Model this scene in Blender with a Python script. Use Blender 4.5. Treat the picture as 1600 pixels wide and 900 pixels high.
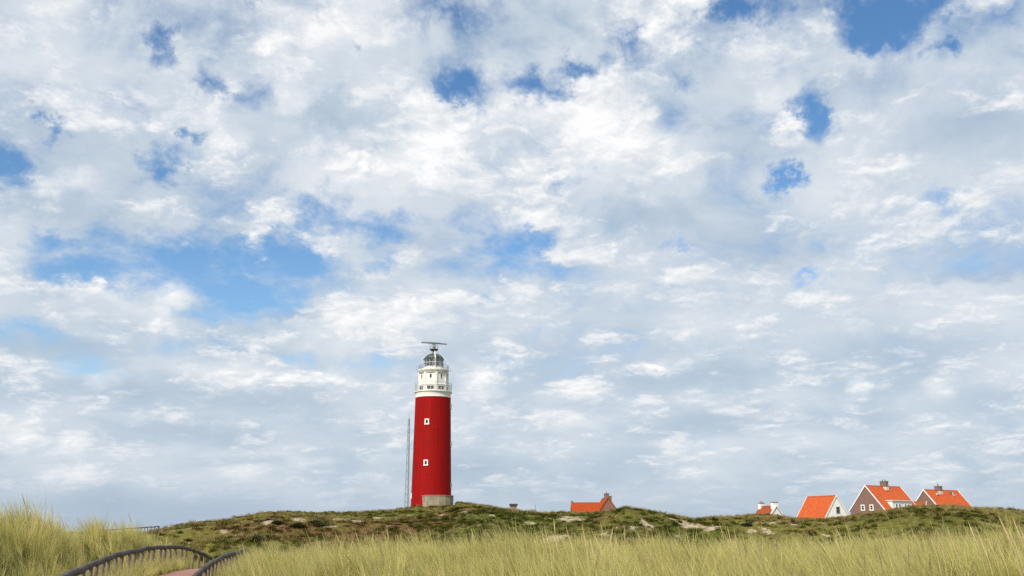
import bpy, bmesh, math, random, os
import numpy as np
from mathutils import Vector, Matrix

for o in list(bpy.data.objects):
    bpy.data.objects.remove(o)
scene = bpy.context.scene
COL = scene.collection
R = math.radians

# ------------------------------------------------------------------ camera
F_PX = 1537.0                      # focal length in pixels of a 1600 px wide frame
HORIZON_V = 830.0
PITCH = math.atan((HORIZON_V - 450.0) / F_PX)
EYE = 5.0                          # eye height above the beach level (z = 0)
cam_data = bpy.data.cameras.new("camera")
cam_data.sensor_width = 36.0
cam_data.lens = 36.0 * F_PX / 1600.0
cam_data.clip_start = 0.1
cam_data.clip_end = 30000.0
cam = bpy.data.objects.new("camera", cam_data)
COL.objects.link(cam)
cam.location = (0.0, 0.0, EYE)
cam.rotation_euler = (R(90.0) + PITCH, 0.0, 0.0)
scene.camera = cam


def ray(u, v):
    a, b = (u - 800.0) / F_PX, (450.0 - v) / F_PX
    c, s = math.cos(PITCH), math.sin(PITCH)
    return Vector((a, c - b * s, s + b * c))


def at(u, v, dist):
    """point seen at photo position (u, v) whose forward distance is dist metres"""
    d = ray(u, v)
    k = dist / d.y
    return Vector((d.x * k, dist, EYE + d.z * k))


# ------------------------------------------------------------------ sun, sky, exposure
SUN_AZ = R(212.0)                  # clockwise from +Y: behind the camera, to the left
SUN_EL = R(43.0)
sun_dir = Vector((math.sin(SUN_AZ) * math.cos(SUN_EL), math.cos(SUN_AZ) * math.cos(SUN_EL), math.sin(SUN_EL)))
sun_data = bpy.data.lights.new("sun", 'SUN')
sun_data.energy = 4.9
sun_data.angle = R(0.6)
sun_data.color = (1.0, 0.93, 0.82)
sun = bpy.data.objects.new("sun", sun_data)
COL.objects.link(sun)
sun.location = (-40, -60, 80)
sun.rotation_euler = (-sun_dir).to_track_quat('-Z', 'Y').to_euler()

scene.cycles.use_denoising = False
scene.view_settings.view_transform = 'Standard'
scene.view_settings.look = 'None'
scene.view_settings.exposure = 0.0
scene.view_settings.gamma = 1.0
scene.view_settings.use_curve_mapping = False


class Nodes:
    """small helper for wiring node trees"""
    def __init__(self, tree):
        self.t = tree
        self.n = tree.nodes
        self.l = tree.links
        self.n.clear()

    def put(self, sock, val):
        if hasattr(val, 'links') or isinstance(val, bpy.types.NodeSocket):
            self.l.new(val, sock)
        else:
            sock.default_value = val

    def math(self, op, a, b=None, c=None, clamp=False):
        n = self.n.new('ShaderNodeMath'); n.operation = op; n.use_clamp = clamp
        self.put(n.inputs[0], a)
        if b is not None: self.put(n.inputs[1], b)
        if c is not None: self.put(n.inputs[2], c)
        return n.outputs[0]

    def vmath(self, op, a, b=None, c=None):
        n = self.n.new('ShaderNodeVectorMath'); n.operation = op
        self.put(n.inputs[0], a)
        if b is not None:
            self.put(n.inputs[3 if op == 'SCALE' else 1], b)
        if c is not None: self.put(n.inputs[2], c)
        return n.outputs[1] if op in ('LENGTH', 'DOT_PRODUCT', 'DISTANCE') else n.outputs[0]

    def xyz(self, v):
        n = self.n.new('ShaderNodeSeparateXYZ'); self.put(n.inputs[0], v)
        return n.outputs

    def comb(self, x, y, z):
        n = self.n.new('ShaderNodeCombineXYZ')
        for i, q in enumerate((x, y, z)): self.put(n.inputs[i], q)
        return n.outputs[0]

    def noise(self, vec, scale, detail=4.0, rough=0.5, lac=2.0, dist=0.0, color=False, dims='3D'):
        n = self.n.new('ShaderNodeTexNoise'); n.noise_dimensions = dims
        self.put(n.inputs['Vector'], vec)
        n.inputs['Scale'].default_value = scale
        n.inputs['Detail'].default_value = detail
        n.inputs['Roughness'].default_value = rough
        n.inputs['Lacunarity'].default_value = lac
        n.inputs['Distortion'].default_value = dist
        return n.outputs['Color' if color else 'Fac']

    def ramp(self, fac, stops, mode='LINEAR'):
        n = self.n.new('ShaderNodeValToRGB'); self.put(n.inputs[0], fac)
        cr = n.color_ramp; cr.interpolation = mode
        while len(cr.elements) < len(stops): cr.elements.new(0.5)
        for e, (p, c) in zip(cr.elements, stops):
            e.position = p
            e.color = (*c, 1.0) if len(c) == 3 else c
        return n.outputs[0]

    def smooth(self, x, lo, hi, a=0.0, b=1.0):
        n = self.n.new('ShaderNodeMapRange'); n.interpolation_type = 'SMOOTHSTEP'
        for i, q in enumerate((x, lo, hi, a, b)): self.put(n.inputs[i], q)
        return n.outputs[0]

    def lin(self, x, lo, hi, a=0.0, b=1.0):
        n = self.n.new('ShaderNodeMapRange'); n.clamp = True
        for i, q in enumerate((x, lo, hi, a, b)): self.put(n.inputs[i], q)
        return n.outputs[0]

    def mix(self, fac, a, b, blend='MIX'):
        n = self.n.new('ShaderNodeMix'); n.data_type = 'RGBA'; n.blend_type = blend
        self.put(n.inputs[0], fac)
        for s, q in ((n.inputs[6], a), (n.inputs[7], b)):
            if isinstance(q, tuple) and len(q) == 3: q = (*q, 1.0)
            self.put(s, q)
        return n.outputs[2]

    def blob(self, vec, cx, cy, rx, ry, rot=0.0):
        """1 at the centre of an ellipse, 0 at its rim"""
        m = self.n.new('ShaderNodeMapping'); m.vector_type = 'TEXTURE'
        self.put(m.inputs[0], vec)
        m.inputs['Location'].default_value = (cx, cy, 0)
        m.inputs['Rotation'].default_value = (0, 0, R(rot))
        m.inputs['Scale'].default_value = (rx, ry, 1.0)
        g = self.n.new('ShaderNodeTexGradient'); g.gradient_type = 'SPHERICAL'
        self.l.new(m.outputs[0], g.inputs[0])
        return g.outputs['Fac']


world = bpy.data.worlds.new("World")
scene.world = world
world.use_nodes = True
W = Nodes(world.node_tree)


def sky_angles(u, v):
    d = ray(u, v).normalized()
    return math.degrees(math.atan2(d.x, d.y)), math.degrees(math.asin(d.z))


# gaps of blue between the clouds: photo position of the middle, half sizes, tilt, depth
BLUE_GAPS = [
    (250, 72, 26, 40, 0, .55), (330, 130, 34, 44, 0, .6), (385, 155, 66, 36, 0, .55), (92, 214, 26, 24, 0, .6),
    (248, 266, 42, 34, 0, .85), (6, 262, 46, 40, 0, .85), (308, 214, 18, 18, 0, .5), (70, 372, 34, 20, 0, .4),
    (285, 415, 220, 55, 0, 1.0), (390, 462, 95, 40, 0, .9), (110, 420, 110, 28, 0, .55), (505, 332, 80, 42, 10, .8),
    (590, 356, 75, 36, 0, .85), (478, 402, 80, 34, 0, .6), (600, 412, 45, 25, 0, .55), (905, 104, 54, 24, 0, .8),
    (835, 135, 75, 32, -14, .9), (735, 140, 80, 36, -8, .8), (690, 18, 100, 38, 0, .6), (552, 70, 30, 18, 0, .5),
    (1345, 22, 60, 62, 0, .8), (1430, 16, 95, 44, 12, .85), (1378, 62, 56, 34, 0, .6), (1275, 178, 34, 60, 28, .95), (1222, 286, 30, 26, 20, .8), (1246, 276, 30, 18, -25, .7),
    (1165, 6, 70, 26, 0, .6), (1476, 80, 36, 16, 0, .6), (1470, 312, 40, 18, 0, .4), (820, 374, 70, 28, 20, .7),
    (760, 345, 70, 34, 0, .5), (815, 412, 50, 20, 0, .5), (842, 505, 34, 18, 0, .5), (1265, 433, 50, 12, 0, .55),
    (895, 280, 50, 16, 0, .25), (560, 570, 110, 24, 0, .5), (150, 575, 75, 22, 0, .6), (255, 545, 60, 24, 0, .4),
    (40, 515, 80, 26, 0, .5), (410, 738, 60, 14, 0, .4), (1052, 382, 34, 14, 0, .4), (1345, 595, 30, 12, 0, .45),
    (1075, 130, 26, 12, 0, .3), (990, 68, 40, 50, 0, .35), (1390, 675, 50, 12, 0, .3), (770, 465, 50, 14, 0, .35),
    (460, 560, 40, 16, 0, .4), (330, 495, 60, 16, 0, .4),
]
# where the tops of the clouds stand out white
WHITE_TOPS = [
    (690, 185, 70, 50, 0, .7), (900, 165, 110, 50, 0, .9), (965, 225, 110, 60, 0, 1.0), (600, 245, 170, 55, 12, .8),
    (465, 160, 34, 24, 0, .8), (1222, 165, 50, 52, -20, .8), (1030, 30, 110, 50, 0, .7), (480, 30, 140, 60, 0, .6),
    (345, 215, 45, 36, 0, .6), (272, 466, 40, 26, 0, 1.0), (262, 500, 40, 36, 0, .7), (405, 402, 30, 30, 0, 1.0),
    (85, 285, 70, 24, 12, .7), (600, 500, 150, 55, 10, .55), (360, 578, 130, 26, 0, .7), (520, 590, 45, 18, 0, .8),
    (745, 590, 45, 40, 0, .8), (1345, 604, 26, 16, 0, .9), (1470, 606, 26, 26, 0, .7), (1580, 146, 36, 26, 0, .6),
    (270, 200, 90, 40, 0, .2), (1120, 330, 60, 20, 0, .3), (1015, 572, 34, 12, 0, .8), (100, 576, 30, 18, 0, .6),
    (165, 592, 40, 18, 0, .8), (20, 680, 50, 34, 0, .7), (115, 690, 30, 26, 0, .7), (385, 735, 44, 16, 0, .9),
    (120, 745, 60, 20, 0, .6), (490, 722, 44, 12, 0, .6), (890, 655, 70, 16, 0, .6), (1070, 690, 70, 20, 0, .5),
    (1085, 735, 40, 12, 0, .6), (1470, 745, 60, 22, 0, .5), (900, 610, 60, 24, 0, .5), (1090, 510, 90, 40, 0, .35),
    (480, 345, 40, 30, 0, .4), (60, 130, 120, 60, 0, .25), (830, 275, 120, 40, 0, .35), (1190, 80, 90, 50, 0, .3),
    (1480, 460, 120, 30, 0, .2), (150, 455, 90, 20, -8, .6), (1555, 480, 50, 20, 0, .4), (1330, 90, 60, 30, 0, .2),
    (880, 25, 60, 30, 0, -.45), (520, 185, 150, 45, 0, -.7), (130, 235, 190, 60, -10, -.7), (120, 330, 160, 40, 0, -.5),
    (1075, 340, 170, 55, 0, -.8), (1200, 392, 130, 40, 0, -.7), (1545, 190, 150, 75, 0, -.7), (1340, 135, 100, 50, 0, -.5),
    (1000, 330, 80, 30, 0, -.4), (1110, 590, 150, 26, 0, -.6), (330, 620, 300, 30, 0, -.3), (330, 680, 260, 24, 0, -.45),
    (620, 380, 100, 26, 0, -.4), (100, 540, 140, 24, 0, -.4), (1400, 560, 180, 60, 0, -.35), (1560, 380, 100, 50, 0, -.4),
    (1150, 660, 260, 26, 0, -.4), (700, 730, 500, 24, 0, -.3), (450, 490, 50, 10, 0, -.8), (400, 235, 60, 40, 0, -.4),
    (1180, 230, 90, 50, 0, -.3), (770, 60, 110, 30, 0, -.4), (1530, 430, 120, 14, 0, -.6), (200, 790, 300, 34, 0, -.6),
]

tc = W.n.new('ShaderNodeTexCoord')
dirv = W.vmath('NORMALIZE', tc.outputs['Generated'])
dx, dy, dz = W.xyz(dirv)
az = W.math('MULTIPLY', W.math('ARCTAN2', dx, dy), 180 / math.pi)
el = W.math('MULTIPLY', W.math('ARCSINE', dz), 180 / math.pi)
ang = W.comb(az, el, 0.0)
# cloud layer seen in perspective: position on a sheet overhead, flattened towards the horizon
zz = W.math('ADD', W.math('MAXIMUM', dz, 0.0), 0.13)
sheet = W.comb(W.math('DIVIDE', dx, zz), W.math('DIVIDE', dy, zz), 0.0)

# ragged edges: the angles are shaken by noise before the gaps are cut
flat = W.comb(az, W.math('MULTIPLY', W.math('LOGARITHM', W.math('ADD', W.math('MAXIMUM', el, -2.0), 12.0), math.e), 40.0), 0.0)
wob1 = W.vmath('SUBTRACT', W.noise(flat, 0.16, 2.0, 0.5, color=True), (0.5, 0.5, 0.5))
wob2 = W.vmath('SUBTRACT', W.noise(flat, 0.55, 6.0, 0.62, color=True), (0.5, 0.5, 0.5))
low = W.lin(el, 0.0, 20.0, 0.3, 1.0)
wob = W.vmath('ADD', W.vmath('MULTIPLY', wob1, (1.6, 1.2, 0.0)), W.vmath('MULTIPLY', wob2, (4.6, 3.4, 0.0)))
angw = W.vmath('ADD', ang, W.vmath('SCALE', wob, low))


def field(items, vec):
    tot = None
    for (u, v, rx, ry, rot, s) in items:
        a, e = sky_angles(u, v)
        a1, _ = sky_angles(u + rx, v)
        _, e1 = sky_angles(u, v - ry)
        b = W.blob(vec, a, e, abs(a1 - a) * 1.15, abs(e1 - e) * 1.15, rot)
        tot = W.math('MULTIPLY_ADD', b, s, tot if tot is not None else 0.0)
    return tot


# billowing cloud tops: cells of rounded heads broken up by finer noise, shrinking towards the horizon
zz2 = W.math('ADD', W.math('MAXIMUM', dz, 0.0), 0.24)
sheet2 = W.comb(W.math('DIVIDE', dx, zz2), W.math('DIVIDE', dy, zz2), 0.0)
curl = W.vmath('SCALE', W.vmath('SUBTRACT', W.noise(sheet2, 7.0, 5.0, 0.62, color=True), (0.5, 0.5, 0.5)), 0.22)


def puffs(off):
    """height of the cloud heads, sampled a little towards the light when off > 0"""
    q = W.vmath('ADD', sheet2, (off * 0.6, off, 0.0)) if off else sheet2
    qc = W.vmath('ADD', q, curl)
    vo = W.n.new('ShaderNodeTexVoronoi'); vo.voronoi_dimensions = '2D'; vo.feature = 'F1'; vo.normalize = True
    W.put(vo.inputs['Vector'], qc)
    vo.inputs['Scale'].default_value = 7.0
    vo.inputs['Detail'].default_value = 3.0
    vo.inputs['Roughness'].default_value = 0.55
    vo.inputs['Lacunarity'].default_value = 2.3
    heads = W.math('SUBTRACT', 1.0, vo.outputs['Distance'])
    soft = W.noise(q, 4.5, 9.0, 0.60, dist=0.3)
    return W.math('MULTIPLY_ADD', heads, 0.42, W.math('MULTIPLY', soft, 0.62))


h0 = puffs(0.0)
h1 = puffs(-0.022)
hc = W.math('SUBTRACT', h0, 0.60)
mass = W.math('SUBTRACT', W.noise(W.vmath('ADD', flat, (40.0, 7.0, 0.0)), 0.075, 3.0, 0.5), 0.5)
veiln = W.math('SUBTRACT', W.noise(W.vmath('ADD', flat, (5.0, 60.0, 2.0)), 0.16, 8.0, 0.56, dist=0.4), 0.5)
gaps = field(BLUE_GAPS, angw)
tops = field(WHITE_TOPS, angw)
tops_pos = W.math('MAXIMUM', tops, 0.0)

# thin sheet of high cloud behind
vcov = W.math('MULTIPLY_ADD', veiln, 3.0, 0.86)
vcov = W.math('MULTIPLY_ADD', mass, 0.8, vcov)
wisp = W.math('SUBTRACT', W.noise(W.vmath('ADD', sheet2, curl), 9.0, 8.0, 0.66), 0.5)
vcov = W.math('MULTIPLY_ADD', wisp, 1.3, vcov)
vcov = W.math('SUBTRACT', vcov, W.math('MULTIPLY', gaps, W.math('SUBTRACT', 1.85, W.math('MULTIPLY', gaps, 0.28))))
vcov = W.math('ADD', vcov, W.lin(el, 0.0, 14.0, 0.9, 0.0))
valpha = W.math('MULTIPLY', W.smooth(vcov, -0.38, 1.0), 0.97)
vlight = W.math('MULTIPLY_ADD', veiln, 0.9, W.math('MULTIPLY_ADD', tops, 0.42, W.lin(el, 0.0, 16.0, 0.34, 0.42)))
vlight = W.math('MULTIPLY_ADD', mass, 0.5, vlight)
# heaped clouds in front
cover = W.math('MULTIPLY_ADD', hc, 6.2, 0.18)
cover = W.math('MULTIPLY_ADD', mass, 0.9, cover)
cover = W.math('SUBTRACT', cover, W.math('MULTIPLY', gaps, 1.5))
cover = W.math('MULTIPLY_ADD', tops, 0.8, cover)
alpha = W.math('MULTIPLY', W.smooth(cover, -0.10, 0.85), W.lin(el, 0.5, 8.0, 0.6, 1.0))
light = W.math('MULTIPLY', W.math('SUBTRACT', h0, h1), 2.4)
light = W.math('MULTIPLY_ADD', hc, 1.2, light)
light = W.math('MULTIPLY', light, W.lin(el, 0.0, 16.0, 0.75, 1.0))
light = W.math('MULTIPLY_ADD', tops, 0.45, light)
light = W.math('ADD', light, W.lin(el, 0.0, 16.0, 0.50, 0.54))
CLOUD = [(0.0, (0.40, 0.51, 0.64)), (0.25, (0.505, 0.60, 0.705)), (0.5, (0.665, 0.73, 0.80)), (0.75, (0.83, 0.86, 0.89)), (1.0, (0.99, 0.99, 0.99))]
low_col = (0.41, 0.51, 0.64)
low_mix = W.smooth(el, 0.0, 4.0, 0.66, 0.0)
veil_col = W.mix(low_mix, W.ramp(vlight, CLOUD), low_col)
cloud_col = W.mix(low_mix, W.ramp(light, CLOUD), low_col)

sky_node = W.n.new('ShaderNodeTexSky')
sky_node.sky_type = 'NISHITA'
sky_node.sun_disc = False
sky_node.sun_elevation = SUN_EL
sky_node.sun_rotation = SUN_AZ
sky_node.altitude = 10.0
sky_node.air_density = 1.0
sky_node.dust_density = 0.6
sky_node.ozone_density = 1.2
bg_sky = W.n.new('ShaderNodeBackground')
hsv = W.n.new('ShaderNodeHueSaturation')
hsv.inputs['Saturation'].default_value = 1.25
W.l.new(sky_node.outputs[0], hsv.inputs['Color'])
W.l.new(hsv.outputs[0], bg_sky.inputs[0])
bg_sky.inputs[1].default_value = 0.15
prev = bg_sky.outputs[0]
above = W.smooth(dz, -0.02, 0.0)
for col_, al_ in ((veil_col, valpha), (cloud_col, alpha)):
    bg = W.n.new('ShaderNodeBackground')
    W.put(bg.inputs[0], col_); bg.inputs[1].default_value = 1.0
    mixs = W.n.new('ShaderNodeMixShader')
    W.put(mixs.inputs[0], W.math('MULTIPLY', al_, above))
    W.l.new(prev, mixs.inputs[1]); W.l.new(bg.outputs[0], mixs.inputs[2])
    prev = mixs.outputs[0]
wout = W.n.new('ShaderNodeOutputWorld')
W.l.new(prev, wout.inputs[0])
world.cycles.sampling_method = 'MANUAL'
world.cycles.sample_map_resolution = 512

# ------------------------------------------------------------------ small mesh helpers
def mesh_object(name, verts, faces, mat=None, parent=None, smooth=False):
    me = bpy.data.meshes.new(name)
    me.from_pydata([tuple(v) for v in verts], [], faces)
    me.validate(); me.update()
    if mat is not None: me.materials.append(mat)
    if smooth:
        me.polygons.foreach_set('use_smooth', [True] * len(me.polygons))
    o = bpy.data.objects.new(name, me)
    COL.objects.link(o)
    if parent is not None: o.parent = parent
    return o


class MB:
    """collects shapes of one part"""
    def __init__(self):
        self.v, self.f = [], []

    def add(self, verts, faces):
        k = len(self.v)
        self.v += [Vector(p) for p in verts]
        self.f += [tuple(i + k for i in f) for f in faces]
        return self

    def box(self, lo, hi, mtx=None):
        (x0, y0, z0), (x1, y1, z1) = lo, hi
        p = [Vector(q) for q in ((x0, y0, z0), (x1, y0, z0), (x1, y1, z0), (x0, y1, z0), (x0, y0, z1), (x1, y0, z1), (x1, y1, z1), (x0, y1, z1))]
        if mtx is not None: p = [mtx @ q for q in p]
        return self.add(p, [(3, 2, 1, 0), (4, 5, 6, 7), (0, 1, 5, 4), (1, 2, 6, 5), (2, 3, 7, 6), (3, 0, 4, 7)])

    def prism(self, poly, off):
        """poly: 3D outline, off: extrusion vector"""
        n = len(poly); off = Vector(off)
        p = [Vector(q) for q in poly]; q = [a + off for a in p]
        fs = [tuple(range(n))[::-1], tuple(range(n, 2 * n))]
        fs += [(i, (i + 1) % n, n + (i + 1) % n, n + i) for i in range(n)]
        return self.add(p + q, fs)

    def tube(self, pts, rad, n=6, caps=True):
        pts = [Vector(p) for p in pts]
        rads = rad if isinstance(rad, (list, tuple)) else [rad] * len(pts)
        vs = []
        for i, p in enumerate(pts):
            t = (pts[min(i + 1, len(pts) - 1)] - pts[max(i - 1, 0)]).normalized()
            up = Vector((0, 0, 1)) if abs(t.z) < 0.95 else Vector((1, 0, 0))
            a = t.cross(up).normalized(); b = a.cross(t)
            for k in range(n):
                w = 2 * math.pi * k / n
                vs.append(p + (a * math.cos(w) + b * math.sin(w)) * rads[i])
        fs = [(i * n + k, i * n + (k + 1) % n, (i + 1) * n + (k + 1) % n, (i + 1) * n + k)
              for i in range(len(pts) - 1) for k in range(n)]
        if caps:
            fs += [tuple(range(n))[::-1], tuple(range((len(pts) - 1) * n, len(pts) * n))]
        return self.add(vs, fs)

    def lathe(self, prof, n=48, a0=0.0, rot=0.0):
        """closed revolution of (radius, z) points, bottom to top"""
        vs = [(r * math.cos(2 * math.pi * k / n + rot), r * math.sin(2 * math.pi * k / n + rot), z) for r, z in prof for k in range(n)]
        m = len(prof)
        fs = [(i * n + k, i * n + (k + 1) % n, (i + 1) * n + (k + 1) % n, (i + 1) * n + k) for i in range(m - 1) for k in range(n)]
        fs += [tuple(range(n))[::-1], tuple(range((m - 1) * n, m * n))]
        return self.add(vs, fs)

    def build(self, name, mat=None, parent=None, smooth=False):
        return mesh_object(name, self.v, self.f, mat, parent, smooth)


def auto_smooth(o, deg=35):
    """smooth only where neighbouring faces meet at a small angle"""
    me = o.data
    bm = bmesh.new(); bm.from_mesh(me)
    for f in bm.faces: f.smooth = True
    for e in bm.edges:
        e.smooth = len(e.link_faces) == 2 and e.calc_face_angle(0) < R(deg)
    bm.to_mesh(me); bm.free()
    return o


def tag(o, label=None, category=None, group=None, kind=None):
    if label: o['label'] = label
    if category: o['category'] = category
    if group: o['group'] = group
    if kind: o['kind'] = kind
    return o


def thing(name, loc, rz, label, category, group=None):
    o = bpy.data.objects.new(name, None)
    o.empty_display_size = 0.5
    COL.objects.link(o)
    o.location = loc; o.rotation_euler = (0, 0, rz)
    return tag(o, label, category, group)


def material(name):
    m = bpy.data.materials.new(name); m.use_nodes = True
    N = Nodes(m.node_tree)
    out = N.n.new('ShaderNodeOutputMaterial')
    bsdf = N.n.new('ShaderNodeBsdfPrincipled')
    N.l.new(bsdf.outputs[0], out.inputs[0])
    N.bsdf, N.out = bsdf, out
    N.pos = N.n.new('ShaderNodeNewGeometry').outputs['Position']
    N.obj = N.n.new('ShaderNodeTexCoord').outputs['Object']
    return m, N


def bump(N, height, strength=0.3, dist=0.02):
    b = N.n.new('ShaderNodeBump')
    b.inputs['Strength'].default_value = strength
    b.inputs['Distance'].default_value = dist
    N.put(b.inputs['Height'], height)
    N.l.new(b.outputs[0], N.bsdf.inputs['Normal'])


def paint(name, col, rough=0.6, vary=0.12, scale=1.2, dirt=None, dirt_amt=0.3, bumpy=0.0, spec=0.3):
    """paint, plaster or metal with blotches and streaks"""
    m, N = material(name)
    n1 = N.noise(N.obj, scale, 5.0, 0.6)
    n2 = N.noise(N.vmath('MULTIPLY', N.obj, (1.0, 1.0, 0.12)), scale * 3.5, 4.0, 0.6)
    c = N.mix(N.lin(n1, 0.3, 0.7), tuple(x * (1 - vary) for x in col), tuple(min(1, x * (1 + vary)) for x in col))
    if dirt:
        c = N.mix(N.math('MULTIPLY', N.smooth(n2, 0.52, 0.75), dirt_amt), c, dirt)
    N.put(N.bsdf.inputs['Base Color'], c)
    N.bsdf.inputs['Roughness'].default_value = rough
    N.bsdf.inputs['Specular IOR Level'].default_value = spec
    if bumpy: bump(N, N.noise(N.obj, scale * 9, 4.0, 0.6), bumpy, 0.02)
    return m


# ------------------------------------------------------------------ terrain heights
_rng = np.random.default_rng(7)
_LAT = _rng.random((256, 256))


def vnoise(x, y, seed=0):
    x = np.asarray(x, float) + seed * 17.31; y = np.asarray(y, float) + seed * 9.77
    xi = np.floor(x).astype(int); yi = np.floor(y).astype(int)
    fx = x - xi; fy = y - yi
    fx = fx * fx * fx * (fx * (fx * 6 - 15) + 10); fy = fy * fy * fy * (fy * (fy * 6 - 15) + 10)
    g = lambda a, b: _LAT[a & 255, b & 255]
    return (g(xi, yi) * (1 - fx) + g(xi + 1, yi) * fx) * (1 - fy) + (g(xi, yi + 1) * (1 - fx) + g(xi + 1, yi + 1) * fx) * fy - 0.5


def fbm(x, y, scale, octaves=4, seed=0, rough=0.5):
    t, a, n = 0.0, 1.0, 0.0
    for k in range(octaves):
        t = t + a * vnoise(x / scale * 2 ** k, y / scale * 2 ** k, seed + k); n += a; a *= rough
    return t / n * 2


def sstep(x, a, b):
    t = np.clip((x - a) / (b - a), 0, 1)
    return t * t * (3 - 2 * t)


SLOPE = math.cos(PITCH) ** 2 / F_PX                     # rise per metre for one photo pixel at the horizon
F_H = F_PX / math.cos(PITCH)

# skyline of the far dunes (photo column, photo row, distance)
RIDGE = [(-800, 800, 140), (-300, 815, 120), (0, 842, 105), (160, 842, 105), (200, 837.5, 108), (230, 833, 112), (250, 827, 118), (300, 817.5, 130), (350, 810.5, 142),
         (390, 803, 150), (420, 801, 155), (500, 801, 170), (560, 799.5, 182), (600, 797.5, 195), (645, 794.5, 206), (658, 795.5, 205), (690, 795, 205), (706, 793.5, 205), (716, 787.5, 206),
         (730, 786, 205), (760, 789.5, 200), (800, 796, 195), (850, 801, 185), (880, 800.5, 172), (935, 801, 165), (957, 798.5, 158), (980, 793, 155),
         (1000, 795.5, 155), (1040, 803, 160), (1085, 810.5, 175), (1120, 807.5, 180), (1180, 804.5, 182), (1215, 806, 180), (1250, 811, 175),
         (1290, 811.5, 172), (1325, 808.5, 168), (1360, 803.5, 165), (1400, 797, 160), (1430, 791.5, 158), (1500, 790.5, 158), (1560, 793.5, 165), (1600, 796.5, 170),
         (1800, 800, 170), (2400, 800, 170)]
# tops of the grass in front (column, row, distance of that crest)
FRONT = [(-800, 750, 17), (-200, 760, 18), (0, 777, 20), (45, 778, 21), (100, 771, 23), (150, 781, 27), (190, 801, 31), (250, 835, 40),
         (300, 866, 40), (340, 880, 32), (400, 866, 26), (450, 859, 25), (550, 855, 25), (650, 850, 25), (750, 848, 25), (830, 843, 25),
         (1000, 846, 26), (1200, 849, 26), (1300, 844, 25), (1400, 848, 25), (1500, 842, 23), (1600, 839, 22), (1900, 835, 22), (2400, 830, 22)]
GRASS_TOP = 0.72
RIDGE = np.array(RIDGE, float); FRONT = np.array(FRONT, float)

# wooden fences either side of the brick path: photo column, row and distance of points on the rail
RAIL_H = 0.75
LEFT_RAIL = [at(*p) for p in ((-60, 985, 10), (40, 935, 13.5), (105, 900, 18), (150, 880, 22), (180, 868, 25), (215, 860, 28.5), (240, 856, 31),
                              (265, 855, 34), (290, 857, 37), (313, 864, 39.5), (333, 874, 42))]
RIGHT_RAIL = [at(*p) for p in ((210, 985, 14), (270, 935, 17.5), (305, 900, 22), (325, 884, 25), (345, 872, 28.5), (365, 865, 32), (387, 861, 36.5), (402, 868, 40))]


def resample(pts, step):
    out = [pts[0].copy()]
    # catmull-rom through the points, then even steps
    dense = []
    for i in range(len(pts) - 1):
        p0 = pts[max(i - 1, 0)]; p1 = pts[i]; p2 = pts[i + 1]; p3 = pts[min(i + 2, len(pts) - 1)]
        for k in range(20):
            t = k / 20
            dense.append(0.5 * ((2 * p1) + (p2 - p0) * t + (2 * p0 - 5 * p1 + 4 * p2 - p3) * t * t + (3 * p1 - p0 - 3 * p2 + p3) * t ** 3))
    dense.append(pts[-1])
    acc = 0.0
    for a, b in zip(dense, dense[1:]):
        seg = (b - a).length
        while acc + seg >= step and seg > 1e-9:
            a = a + (b - a) * ((step - acc) / seg)
            out.append(a.copy()); seg = (b - a).length; acc = 0.0
        acc += seg
    return out


LEFT_PTS = resample(LEFT_RAIL, 0.25)
RIGHT_PTS = resample(RIGHT_RAIL, 0.25)
# middle of the path, from behind the camera to the valley
PATH = [Vector((-2.6, -6.0, EYE - 1.72)), Vector((-4.6, 2.0, EYE - 1.72)), Vector((-5.5, 8.0, EYE - 1.72))]
for p in LEFT_PTS[::4]:
    if p.y > 13:
        PATH.append(Vector((p.x + 1.22, p.y, p.z - RAIL_H)))
q = PATH[-1]
PATH += [Vector((q.x + 0.9, q.y + 4, q.z - 0.8)), Vector((q.x + 3.4, q.y + 9, q.z - 1.5)), Vector((q.x + 8, q.y + 14, q.z - 1.8))]
PATH_PTS = resample(PATH, 0.5)
_PP = np.array([tuple(p) for p in PATH_PTS])


def path_near(x, y):
    """distance to the middle of the path and its height there"""
    x = np.asarray(x, float); y = np.asarray(y, float)
    best = np.full(x.shape, 1e9); z = np.zeros(x.shape)
    sel = (np.abs(x + 6) < 22) & (y < 70) & (y > -12)
    xs, ys = x[sel], y[sel]
    b = np.full(xs.shape, 1e9); zz_ = np.zeros(xs.shape)
    for px, py, pz in _PP:
        d = (xs - px) ** 2 + (ys - py) ** 2
        m = d < b
        b[m] = d[m]; zz_[m] = pz
    best[sel] = b; z[sel] = zz_
    return np.sqrt(best), z


MOUNDS = [(745, 120, 1.5, 22, 12), (560, 105, 1.1, 16, 10), (430, 110, 1.2, 14, 10), (330, 80, 1.6, 10, 14), (905, 128, 1.3, 16, 9), (1050, 118, 1.4, 14, 9), (1200, 120, .8, 18, 10),
          (1320, 105, 1.3, 13, 10), (1470, 110, 1.0, 16, 12), (1590, 120, 1.0, 12, 12), (640, 150, -1.0, 14, 10), (850, 160, -.8, 12, 9), (1130, 150, -.8, 16, 10), (490, 140, -.8, 10, 9)]


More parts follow.
